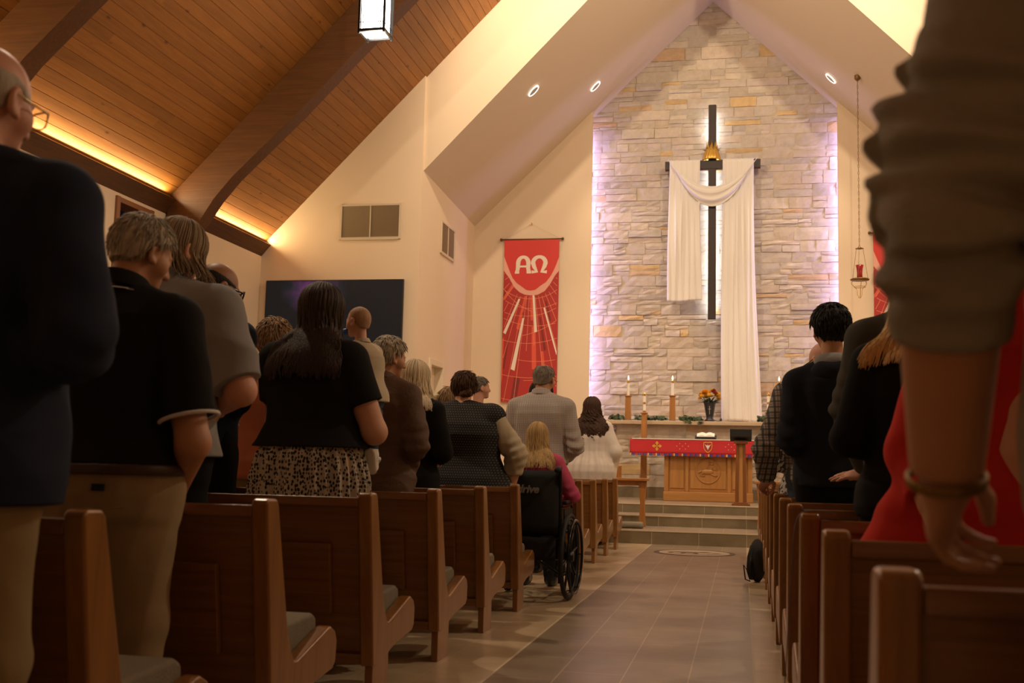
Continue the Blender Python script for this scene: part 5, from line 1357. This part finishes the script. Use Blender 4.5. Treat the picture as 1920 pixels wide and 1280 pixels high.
p.hair(h_ash, .008, ((-.13, -.085), (-.06, -.06), (-.015, -.03), (.02, .0), (.055, .06), (.08, .085)), .003, 7, bald=((0, .0, .12), (.05, .06, .04)))
p.long_hair(h_ash, .13, 620, .003, .1, .0024, (-150, 150), .5, 8, t=.008, base=False, vary=.35, bal=.02)

p = Fig('person in black-rimmed glasses looking right, just past the grey shirt', X(388, 540, 5.0), 5.0, 1.925, -4, girth=.95, head=(-40, -16, 0), armR=((.20, -.04, 1.11), (.05, .15, 1.05)), skin=sk_brown)
p.body(); p.shirt(c_navy, .9, (1.95, 1.95), .02, None, .006, 41, h=.010); p.trousers(c_jet, 1.0, h=.014); p.shoes(shoe_black); p.glasses(mat('black_rim', (.01, .01, .01), .3), glass_lens, 1.12, .0042)
p.hair(h_black, .0022, ((-.13, -.075), (-.06, -.055), (-.015, -.02), (.01, .01), (.03, .02)), .0005, bald=((0, .02, .09), (.085, .11, .07)))

# woman with the baby
p = Fig('person in black top and spotted skirt holding a baby', X(590, 690, 4.95), 4.95, 1.785, 0, female=True, girth=1.33, deep=1.14, sw=.185, head=(-14, -8, 0), skin=sk_fair, armR=((.300, .01, 1.06), (.10, .26, 1.04)), armL=((-.20, .07, 1.09), (-.04, .27, 1.17)), arm_r=1.22)
p.body(); p.shirt(c_black, .985, (.62, .62), .018, [(.95, .05), (1.03, .036), (1.12, .016), (1.25, 0)], .004, 51, 'black_top', sloff=.022)
def skirt(P):
    z = P[:, 2]; a = np.interp(z, [.05, .5, .85, .95, 1.03], [.330, .305, .275, .248, .200]); b = np.interp(z, [.05, .5, .85, .95, 1.03], [.165, .172, .176, .178, .145]); ang = np.arctan2(P[:, 0] / a, (P[:, 1] + .015) / b)
    q = np.sqrt((P[:, 0] / a) ** 2 + ((P[:, 1] + .015) / b) ** 2); d = (q - 1) * np.minimum(a, b) - .007 * np.sin(ang * 30 + 1.2 * np.sin(z * 6)) - .006 * np.sin(ang * 13 + z * 4)
    return smax(smax(d, z - 1.03, .01), .09 - z, .004)
p.mesh('skirt', skirt, (-.40, -.34, .05), (.40, .32, 1.08), c_spots, .0062); p.shoes(shoe_black)
p.long_hair(h_dark, .36, 420, .007, .12, .0075, (-128, 128), 1.0, 9, t=.016, side=.95, vary=.22, bal=-.02)
# the baby
bx, by = X(688, 640, 5.14), 5.14; bs = .80 / 1.75
def bl(px, py, Y):
    q = at(px, py, Y) - Vector((bx, by, .84)); q = Matrix.Rotation(-R(58), 3, 'Z') @ q; return np.array(q) / bs
p = Fig('baby in tan jacket and white sneakers held over a shoulder', bx, by, .80, 58, z0=.84, name='baby', cat='baby', girth=1.18, deep=1.3, sw=.17, head=(14, -4, 0), headscale=1.42, headoff=(0, .0, .045), skin=sk_baby, lean=.16, neck=.06,
        armR=((.22, .10, 1.22), (.20, .30, 1.20)), armL=((-.24, -.02, 1.16), (-.22, .12, 1.0)), arm_r=1.3, vox=.0052, handR=dict(size=.9), handL=dict(size=.9),
        legs=[(np.array([-.10, .0, .86]), bl(703, 775, 5.00), bl(697, 850, 5.02)), (np.array([.10, .02, .86]), np.array([.18, .20, .60]), np.array([.17, .05, .25]))])
p.body(); p.shirt(c_tan, .86, (1.9, 1.9), .035, [(.86, .02), (1.2, 0)], .012, 61, 'jacket', gather=.012); p.trousers(c_denim, .98, .022, .01, 62, .26); p.collar(c_tan, r=.085, hgt=.03, z=1.49)
p.hair(hairm('baby_down', (.36, .22, .13)), .0016, ((-.13, -.06), (-.05, -.05), (0, .0), (.03, .06)), .0005, 6)
p.mesh('pacifier', lambda P: smin(np.abs(cap(P, p.hc + p.Rh @ np.array([0, .118, -.058]) * p.hs, p.hc + p.Rh @ np.array([0, .128, -.058]) * p.hs, .030, .030)) - .006, ball_(P, p.hc + p.Rh @ np.array([0, .13, -.058]) * p.hs, .016), .006), p.hc - .25, p.hc + .3, mat('blue_pacifier', (.03, .12, .55), .4), .006)
for i, (hip, kn, an) in enumerate(p.legs):
    fd = np.array([-.05, .10, -.12]) if i == 1 else np.array([.05, .03, -.13]); fd = fd / np.linalg.norm(fd)
    def shoe_f(P, an=an, fd=fd): 
        return smin(cap(P, an + np.array([0, 0, .03]), an + fd * .03, .066, .066), cap(P, an + fd * .03, an + fd * .15, .064, .056), .03)
    so = p.mesh('sneaker', shoe_f, an - .28, an + .28, shoe_white, .007)
    up_ = np.cross(np.cross(fd, np.array([0, 0, 1.])), fd); up_ /= np.linalg.norm(up_)
    p.mesh('sole', lambda P, an=an, fd=fd, up_=up_: smax(cap(P, an - fd * .02 - up_ * .02, an + fd * .16 - up_ * .02, .072, .064), np.abs((P - an) @ up_ + .058) - .014, .006), an - .3, an + .3, mat('sneaker_sole', (.66, .62, .55), .7), .007, so)
    f = MB()
    for k in range(4):
        c = an + fd * (.05 + .025 * k) + up_ * (.062 - .004 * k); sd_ = np.cross(fd, up_); f.tube([Vector(c - sd_ * .03) * p.s, Vector(c + up_ * .004) * p.s, Vector(c + sd_ * .03) * p.s], .0022, 5)
    f.build('laces', mat('lace_grey', (.35, .33, .31), .8), so)

p = Fig('person in salmon top half hidden between grey shirt and spotted skirt', X(512, 660, 5.92), 5.92, 1.74, 0, female=True, girth=1.28, sw=.19, head=(8, -4, 0), skin=sk_fair)
p.body(); p.shirt(c_salmon, .84, (1.9, 1.9), .03, [(.84, .05), (1.1, .02), (1.3, 0)], .009, 71, 'blouse', h=.009); p.trousers(c_khaki, 1.0, h=.013); p.shoes(shoe_black)
p.hair(h_sand, .026, ((-.13, -.075), (-.06, -.06), (-.02, -.04), (.03, .0), (.06, .06), (.085, .085)), .010, 8, tufts=1100, tl=.032, tr=.0034, lift=.5, ears=False)

p = Fig('person in brown suede jacket beside the baby', X(718, 740, 5.92), 5.92, 1.645, -6, girth=1.0, sw=.175, head=(-38, -10, 0), skin=sk_tan, armR=((.252, -.05, 1.10), (.12, .11, .95)), arm_r=1.0)
p.body(); p.shirt(c_leather, .80, (1.92, 1.92), .030, [(.8, .02), (1.0, .01), (1.25, 0)], .014, 81, 'jacket', gather=.006, ff=(1.3, 1.3, 1.1)); p.trousers(c_jet, 1.0, h=.013); p.shoes(shoe_black); p.collar(c_leather, r=.074, hgt=.026)
p.hair(h_grey, .018, ((-.13, -.085), (-.06, -.07), (-.015, -.02), (.02, .02), (.055, .06), (.085, .085)), .006, 10, tufts=520, tl=.034, tr=.0045, lift=.25)

p = Fig('person in black jacket between the brown jacket and the dotted vest', X(772, 730, 6.88), 6.88, 1.60, -10, female=True, girth=1.15, head=(-18, -4, 0), skin=sk_fair)
p.body(); p.shirt(c_jet, .82, (1.9, 1.9), .026, None, .006, 91, 'jacket', h=.010); p.trousers(c_jet, 1.0, h=.014); p.shoes(shoe_black); p.long_hair(h_white, .24, 520, .005, .1, .0045, (-140, 140), .9, 12, t=.018, vary=.25, outw=.04)

p = Fig('person in black dotted vest over cream sleeves', X(868, 790, 7.58), 7.58, 1.59, 0, female=True, girth=1.86, sw=.235, head=(6, -8, 0), skin=sk_fair, armR=((.425, .00, 1.12), (.365, .06, .87)), armL=((-.36, .06, 1.10), (-.12, .36, 1.05)), arm_r=1.55, neck=.062, legs=[(np.array([sg * .11, .02, .86]), np.array([sg * .13, .30, .52]), np.array([sg * .13, .30, .085])) for sg in (-1, 1)])
p.body(); p.shirt(c_cream, .96, (1.93, 1.93), .018, None, .008, 101, 'cream_top', h=.008, gather=.010)
p.shirt(c_dots, .86, (.13, .13), .034, [(.86, .03), (1.1, .012), (1.3, 0)], .007, 102, 'dotted_vest', h=.0085); p.trousers(c_denim, 1.0, .02, h=.012); p.shoes(shoe_black)
p.hair(h_brown, .022, ((-.13, -.085), (-.06, -.075), (-.02, -.05), (.03, .0), (.06, .055), (.085, .085)), .006, 13, tufts=500, tl=.05, tr=.005, lift=.1, ears=False)
p.mesh('hair_bun', lambda P: smin(ball_(P, p.hc + np.array([.052, -.088, -.035]), .036), ball_(P, p.hc + np.array([.02, -.100, -.045]), .034), .02) - .006 * wob(P, 4, (8, 8, 8), 4, True), p.hc - .2, p.hc + .2, h_brown, .006)
f = MB()
for k in range(26):
    q = Vector((rng.uniform(-.08, .085), rng.uniform(-.06, -.03), rng.uniform(.03, .11))); f.tube([Vector(p.hc + np.array([q.x * v + .03 * (1 - v), -.105 + .06 * (v * v), q.z * v - .03 * (1 - v)])) * p.s for v in (0, .25, .5, .75, 1)], .006 * p.s, 5)
f.build('swept_strands', h_brown, p.t, smooth=True)

# wheelchair and the girl in it
wx, wy = -1.495, 8.10
t = thing('wheelchair', 'black wheelchair at a pew end with pale lettering on its back', 'wheelchair', (wx, wy, 0))
t.rotation_euler = (0, 0, R(-3))
rub = mat('black_rubber', (.010, .010, .010), .7); nylon = mat('chair_nylon', (.007, .007, .008), .7, bump=.3, bscale=400); maroon = mat('maroon_paint', (.09, .010, .022), .35, .4)
f = MB(); f.grid(lambda u, v: (-.225 + .45 * u, -.20 - .03 * math.sin(math.pi * u), .47 + .44 * v), 12, 8); f.build('backrest', nylon, t, smooth=True, solid=.02)
f = MB(); f.grid(lambda u, v: (-.22 + .44 * u, -.19 + .42 * v, .475 - .02 * math.sin(math.pi * u)), 10, 6); f.build('seat', nylon, t, smooth=True, solid=.03)
f = MB(); f.grid(lambda u, v: (-.215 + .43 * u, -.235 - .02 * math.sin(math.pi * u), .28 + .16 * v), 8, 4); f.build('rear_pocket', nylon, t, smooth=True, solid=.012)
lg = raw_mesh('logo', [], [], MATS['white_thread'], t); lg.data = text_mesh('drive', .078, .0008, .25, .003); lg.data.materials.clear(); lg.data.materials.append(mat('logo_silver', (.30, .28, .25), .5)); lg.location = (.005, -.2435, .775); lg.rotation_euler = (R(90), 0, 0)
for sx in (-1, 1):
    x = sx * .255
    w = thing('wheel', None, None); w.parent = t
    f = MB(); c = Vector((sx * .292, -.12, .305)); f.tube([(c.x, c.y + .288 * math.cos(2 * math.pi * i / 48), c.z + .288 * math.sin(2 * math.pi * i / 48)) for i in range(48)], .0165, 10, closed=True); f.build('tyre', rub, w, smooth=True)
    f = MB(); f.tube([(c.x, c.y + .265 * math.cos(2 * math.pi * i / 48), c.z + .265 * math.sin(2 * math.pi * i / 48)) for i in range(48)], .010, 8, closed=True)
    for i in range(8):
        a = 2 * math.pi * i / 8 + .2; f.cyl((c.x, c.y + .03 * math.cos(a), c.z + .03 * math.sin(a)), (c.x, c.y + .262 * math.cos(a), c.z + .262 * math.sin(a)), .011, .008, 8)
    f.cyl((c.x - .03, c.y, c.z), (c.x + .03, c.y, c.z), .034, n=16); f.build('rim_and_spokes', black_metal, w, smooth=True)
    f = MB(); f.tube([(c.x + sx * .042, c.y + .255 * math.cos(2 * math.pi * i / 48), c.z + .255 * math.sin(2 * math.pi * i / 48)) for i in range(48)], .0095, 8, closed=True)
    for i in range(6):
        a = 2 * math.pi * i / 6; f.cyl((c.x + sx * .042, c.y + .255 * math.cos(a), c.z + .255 * math.sin(a)), (c.x + sx * .012, c.y + .262 * math.cos(a), c.z + .262 * math.sin(a)), .004, n=6)
    f.build('hand_rim', mat('hand_rim_black', (.02, .02, .02), .25, .6), w, smooth=True)
    f = MB().tube([(x * .93, -.32, .915), (x * .93, -.27, .93), (x * .93, -.225, .91), (x * .93, -.20, .80), (x * .93, -.19, .45), (x * .93, -.19, .12)], .012, 8).tube([(x * .93, -.19, .47), (x * .93, .24, .47), (x * .95, .27, .40), (x * .97, .27, .15)], .012, 8).tube([(x * .93, -.19, .17), (x * .95, .26, .17)], .011, 8)
    f.build('side_frame', black_metal, t, smooth=True)
    f = MB().tube([(x * .93, -.34, .915), (x * .93, -.245, .928)], .019, 10); f.build('push_handle', rub, t, smooth=True)
    f = MB().tube([(x, -.20, .66), (x, .10, .67), (x, .16, .62), (x, .16, .47)], .010, 8); f.build('arm_support', maroon, t, smooth=True)
    MB().box(x - .022, x + .022, -.17, .13, .675, .70).build('armrest', rub, t, bevel=.008)
    MB().box(x - .004, x + .004, -.15, .15, .49, .64).build('side_panel', nylon, t)
    f = MB().cyl((x - .016, .26, .10), (x + .016, .26, .10), .098, n=24).tube([(x, .26, .10), (x, .26, .2)], .014, 8); f.build('caster', rub, t, smooth=True)
    f = MB().tube([(x * .9, .27, .42), (x * .8, .36, .30), (x * .75, .43, .16)], .010, 8); f.box(x * .72 - .07, x * .72 + .07, .38, .53, .140, .152); f.build('footrest', black_metal, t)
f = MB().tube([(-.23, -.17, .18), (.23, -.17, .45)], .009, 8).tube([(.23, -.16, .18), (-.23, -.16, .45)], .009, 8); f.build('cross_brace', black_metal, t, smooth=True)
sl_ = [(np.array([sg * .10, .0, .86]), np.array([sg * .11, .44, .85]), np.array([sg * .12, .55, .43])) for sg in (-1, 1)]
p = Fig('person in pink knit sweater sitting in the wheelchair', wx + .01, wy - .0, 1.42, -3, z0=-.16, female=True, girth=1.22, sw=.185, head=(4, -6, 0), skin=sk_fair, legs=sl_, sit=True, armR=((.335, .02, 1.10), (.20, .27, 1.03)), armL=((-.32, .02, 1.10), (-.2, .27, 1.03)), arm_r=1.15)
p.body(); p.shirt(c_pink, .82, (1.95, 1.95), .018, None, .005, 111, 'sweater', h=.0085, gather=.006); p.trousers(c_jet, .98, .016, .005, 112, .49, h=.011); p.shoes(shoe_black)
p.long_hair(h_blond, .31, 600, .005, .11, .0045, (-135, 135), .8, 14, t=.016, vary=.3, outw=.03)

p = Fig('person with ponytail looking sideways, head just left of the dotted vest', X(838, 760, 8.84), 8.84, 1.575, -8, female=True, head=(-54, -6, 0), skin=sk_fair)
p.body(.012); p.shirt(c_alb, .9, (1.9, 1.9), .018, None, .005, 121, h=.012); p.trousers(c_jet, h=.015); p.shoes(shoe_black, .012); p.hair(h_sand, .010, seed=15, tufts=260, tl=.06, tr=.004, lift=.05, ears=False)
p.mesh('ponytail', lambda P: smin(cap(P, p.hc + p.Rh @ np.array([0, -.10, .03]), p.hc + p.Rh @ np.array([0, -.155, -.02]), .026, .036), cap(P, p.hc + p.Rh @ np.array([0, -.155, -.02]), p.hc + p.Rh @ np.array([0, -.16, -.16]), .036, .010), .02) - .004 * wob(P, 8, (10, 10, 3), 4, True), p.hc - .28, p.hc + .2, h_sand, .007)

p = Fig('person in checked long-sleeved shirt standing beyond the wheelchair', X(1015, 780, 8.86), 8.86, 1.775, -3, girth=1.12, sw=.205, head=(-12, -10, 0), skin=sk_tan, armR=((.285, -.02, 1.09), (.14, .24, .99)), armL=((-.285, -.02, 1.09), (-.14, .24, .99)), arm_r=1.05)
p.body(.0095); p.shirt(c_check, .95, (1.92, 1.92), .026, [(.95, .012), (1.15, .008)], .010, 131, h=.0085, gather=.010); p.trousers(c_jet, 1.0, h=.013); p.belt(leather_belt, .955, .024); p.shoes(shoe_black, .012); p.collar(c_check, r=.070, hgt=.032, h=.007)
p.hair(h_dkgrey, .009, ((-.13, -.075), (-.06, -.055), (-.015, -.015), (.02, .02), (.045, .05)), .002, 16, bald=((0, .0, .115), (.058, .085, .055)), tufts=260, tl=.02, tr=.004, lift=.1); p.glasses(gold_rim, None)

p = Fig('person almost hidden behind the head of the checked shirt wearer', X(1014, 740, 9.80), 9.80, 1.70, 0, female=True, head=(0, 0, 0), skin=sk_fair)
p.body(.013); p.shirt(c_jet, .85, (1.9, 1.9), .02, h=.013); p.trousers(c_jet, h=.016); p.shoes(shoe_black, .013); p.long_hair(h_black, .14, 160, .006, .1, .010, (-130, 130), .6, 17, t=.020, outw=.05)

p = Fig('person in a white robe standing near the altar steps', X(1109, 820, 13.84), 13.84, 1.81, 0, female=True, girth=1.1, sw=.18, head=(2, -4, 0), skin=sk_fair, armR=((.285, -.04, 1.10), (.19, .14, .93)), armL=((-.285, -.04, 1.10), (-.19, .14, .93)))
p.body(.011)
def robe(P):
    z = P[:, 2]; d = p.torso(P, .03, [(.1, .13), (.6, .085), (1.0, .06), (1.25, .02), (1.4, 0)], zbot=.02, ztop=1.47); ang = np.arctan2(P[:, 0], P[:, 1])
    d = d - (.010 * np.sin(ang * 17) + .006 * np.sin(ang * 9 + 2)) * np.clip((1.35 - z) / .3, 0, 1)
    d = smin(d, p.shoulders(P, .026), .03)
    for sd in 'RL':
        sh, el, wr, hd, sg = p.arms[sd]; d = smin(d, smin(cap(P, sh, el, .085, .090), cap(P, el, wr + np.array([0, .0, -.02]), .088, .115, True), .03), .03)
    return smax(d, .12 - z, .005)
p.mesh('robe', robe, (-.48, -.36, .08), (.48, .42, 1.56), c_alb, .0095); p.shoes(shoe_black, .012)
p.long_hair(h_curly, .44, 150, .004, .095, .0095, (-125, 125), 1.0, 18, curl=.027, t=.020, vary=.3, outw=.06)

p = Fig('person in profile left of the red banner, only the head showing', X(898, 720, 11.74), 11.74, 1.83, -4, girth=1.0, head=(-56, 0, 0), headoff=(0, 0, .065), skin=sk_pink)
p.body(.012); p.shirt(c_jet, .85, (1.9, 1.9), .022, h=.014); p.trousers(c_jet, h=.016); p.shoes(shoe_black, .013); p.hair(h_dkgrey, .009, ((-.13, -.07), (-.06, -.055), (-.015, -.01), (.02, .02), (.055, .055), (.085, .08)), .003, 19, h=.008, tufts=200, tl=.025, tr=.005)

# --- right side, from the camera forwards
hR = dict(dir=(.05, .66, -.75), back=(-.30, -.5, .7), curl=.62, size=1.0)
p = Fig('person at the right edge in beige sweatshirt with pushed-up sleeve, gripping the nearest pew', .532, 1.275, 1.86, 0, girth=1.06, sw=.232, skin=sk_tan, armL=((-.288, -.005, 1.150), (-.280, .105, .893)), armR=((.30, -.02, 1.10), (.2, .2, 1.0)), handL=hR, arm_r=1.30, vox=.0045)
p.body(.0055)
c_sh, c_el, c_wr = p.arms['L'][0], p.arms['L'][1], p.arms['L'][2]
def sleeve_f(P):
    e = c_el + (c_wr - c_el) * .46; L1 = np.linalg.norm(c_el - c_sh); L2 = np.linalg.norm(e - c_el)
    def seg(A, B):
        ab = B - A; t = np.clip((P - A) @ ab / (ab @ ab), 0, 1); q = P - A - t[:, None] * ab; return np.linalg.norm(q, axis=1), t, q
    d1, t1, q1 = seg(c_sh, c_el); d2, t2, q2 = seg(c_el, e); use = d1 < d2
    a = np.where(use, t1 * L1, L1 + t2 * L2); dist = np.minimum(d1, d2); q = np.where(use[:, None], q1, q2); th = np.arctan2(q[:, 1], q[:, 0])
    r = np.interp(a, [0, .08, .16, .20, .24, .28, .33, .37], [.082, .085, .093, .091, .081, .072, .065, .061])
    env = np.clip((a - .03) / .08, .1, 1) * np.clip((.36 - a) / .07, .04, 1)
    w = .0105 * np.sin(a * 88 + 1.1 * np.sin(th * 1.5 + .6) + .6 * np.sin(a * 23)) + .006 * np.sin(a * 150 + 2.4 * np.sin(th + a * 9) + 1) + .004 * np.sin(th * 3 + a * 30)
    d = dist - r - w * env
    ax_ = (e - c_el) / L2
    return smax(d, (P - e) @ ax_, .008)
def torso_s(P):
    d = p.torso(P, .022, [(.775, .004), (.83, .020), (1.0, .016), (1.2, .010)], ztop=1.485, zbot=.72); d = smin(d, p.shoulders(P, .024), .035); d = smin(d, p.arm('R', P, .022, 1.42), .022)
    d = d - .007 * wob(P, 141, (1, 1, .55), 5, True); d = smax(d, .775 - P[:, 2], .006)
    return smin(d, sleeve_f(P), .012)
lo, hi = p.bounds(.12); lo[2] = .70; hi[2] = 1.62
p.mesh('sweatshirt', torso_s, lo, hi, c_sweat, .0055)
p.trousers(c_denim, .95, .018, .008, 142); p.shoes(shoe_white); p.hair(h_brown, .02, seed=20)
wr = p.arms['L'][2]; el = p.arms['L'][1]; ax_ = (wr - el) / np.linalg.norm(wr - el); cbr = wr + ax_ * .010
p.mesh('bracelet', lambda P: smax(np.abs(np.linalg.norm((P - cbr) - ((P - cbr) @ ax_)[:, None] * ax_, axis=1) - .0405) - .003, np.abs((P - cbr) @ ax_ + .03 * (P - cbr)[:, 0]) - .0065, .002), cbr - .08, cbr + .08, mat('bracelet_gold', (.24, .14, .03), .5, .7), .003)

p = Fig('person in a full red garment behind the forearm with the gold bracelet', .85, 3.25, 1.87, 0, girth=1.15, sw=.21, skin=sk_fair, armL=((-.355, -.02, .94), (-.335, -.13, .80)), armR=((.30, -.02, 1.10), (.2, .2, 1.0)), handL=dict(dir=(.2, -.1, -1), back=(-1, -.3, 0), curl=.5), arm_r=1.15)
p.body(.008)
def red_robe(P):
    z = P[:, 2]; sx_ = np.interp(z, [.2, .55, .8, .95, 1.05], [-.17, -.17, -.12, -.05, 0]); Q = P.copy(); Q[:, 0] -= sx_; Q[:, 1] = Q[:, 1] * np.interp(z, [.95, 1.2], [2.1, 1.0])
    d = p.torso(Q, .03, [(.2, .17), (.5, .20), (.65, .19), (.8, .13), (.95, .05), (1.1, .02), (1.3, .005)], zbot=.1, ztop=1.50); d = smin(d, p.shoulders(P, .03), .03)
    for sd in 'RL': d = smin(d, p.arm(sd, P, .03, 1.85), .03)
    d = smin(d, ell(P, (0, -.10, 1.47), (.15, .07, .11)), .05)
    d = d - .012 * wob(P, 151, (1, 1, .45), 5, True)
    return smax(d, .16 - z, .006)
p.mesh('red_garment', red_robe, (-.62, -.50, .1), (.60, .50, 1.66), c_red, .0085); p.shoes(shoe_black); p.hair(h_brown, .02, seed=22)

p = Fig('person in black top on the right, just ahead of the red garment', .635, 4.19, 1.685, 0, female=True, girth=1.25, sw=.19, skin=sk_fair, head=(10, -6, 0))
p.body(.008); p.shirt(c_jet, .82, (1.9, 1.9), .026, None, .006, 161, 'black_top', h=.008); p.trousers(c_jet, h=.012); p.shoes(shoe_black); p.long_hair(h_gold, .27, 800, .003, .13, .0036, (-140, 140), .8, 23, t=.018, vary=.22, outw=.06, bal=-.01)

p = Fig('tall person in dark olive jacket resting a hand on a right-hand pew', .765, 5.15, 1.935, 0, girth=1.1, sw=.21, skin=sk_pink, armL=((-.275, .0, 1.11), (-.170, .165, .855)), handL=dict(dir=(-.95, .25, -.12), back=(0, -.35, .95), curl=.12, thumb=1), arm_r=1.05)
p.body(.0065); p.shirt(c_olive, .82, (1.93, 1.9), .028, None, .008, 171, 'jacket', h=.008, gather=.008); p.trousers(c_jet, h=.012); p.shoes(shoe_black); p.hair(h_dkgrey, .014, seed=24)

p = Fig('person in navy hooded sweatshirt with grey hood lining', X(1560, 640, 6.10), 6.10, 1.77, 6, girth=.98, sw=.185, head=(8, -4, 0), headoff=(0, 0, .055), headscale=1.04, skin=sk_tan, armL=((-.225, -.05, 1.10), (-.10, .20, 1.02)), armR=((.255, -.03, 1.10), (.10, .24, 1.02)))
p.body(.007); p.shirt(c_nhood, .86, (1.93, 1.93), .030, [(.86, .012), (1.1, .008)], .010, 181, 'hooded_sweatshirt', h=.0078, gather=.010); p.trousers(c_jet, h=.012); p.shoes(shoe_black)
p.mesh('hood', lambda P: smax(ell(P, (0, -.085, 1.435), (.135, .075, .085)), -ell(P, (0, -.02, 1.50), (.085, .09, .09)), .01) - .006 * wob(P, 5, (3, 3, 3), 4), (-.2, -.24, 1.3), (.2, .1, 1.58), c_nhood, .007)
p.mesh('hood_lining', lambda P: smax(np.abs(ell(P, (0, -.040, 1.492), (.098, .085, .062))) - .009, P[:, 2] - 1.525 + .35 * P[:, 1], .006) - .004 * wob(P, 6, (4, 4, 4), 3), (-.16, -.2, 1.38), (.16, .1, 1.6), c_ghood, .006)
p.hair(h_black, .022, ((-.13, -.075), (-.06, -.058), (-.02, -.02), (.02, .02), (.055, .055), (.085, .075)), .008, 25, tufts=750, tl=.035, tr=.004, lift=.16)

p = Fig('person in plaid flannel shirt leaning on a right-hand pew', X(1541, 700, 7.02), 7.02, 1.775, 10, girth=1.15, sw=.215, head=(30, -20, 0), skin=sk_pink, armL=((-.335, .0, 1.06), (-.300, .16, .885)), handL=dict(dir=(-.1, .8, -.6), back=(-.3, .3, .9), curl=.9), arm_r=1.12, lean=.02, headoff=(.055, 0, -.01))
p.body(.008); p.shirt(c_plaid, .86, (1.93, 1.93), .026, None, .010, 191, h=.008, gather=.010); p.trousers(c_denim, h=.012); p.shoes(shoe_black); p.glasses(MATS['black_rim'], None, 1.1, .003)

p = Fig('person in black-and-white floral blouse glimpsed between plaid sleeve and navy elbow', X(1524, 800, 7.99), 7.99, 1.585, 0, female=True, girth=1.25, skin=sk_fair)
p.body(.011); p.shirt(c_floral, .82, (1.9, 1.9), .024, h=.011); p.trousers(c_jet, h=.014); p.shoes(shoe_black, .012); p.hair(h_grey, .02, seed=27, h=.008)
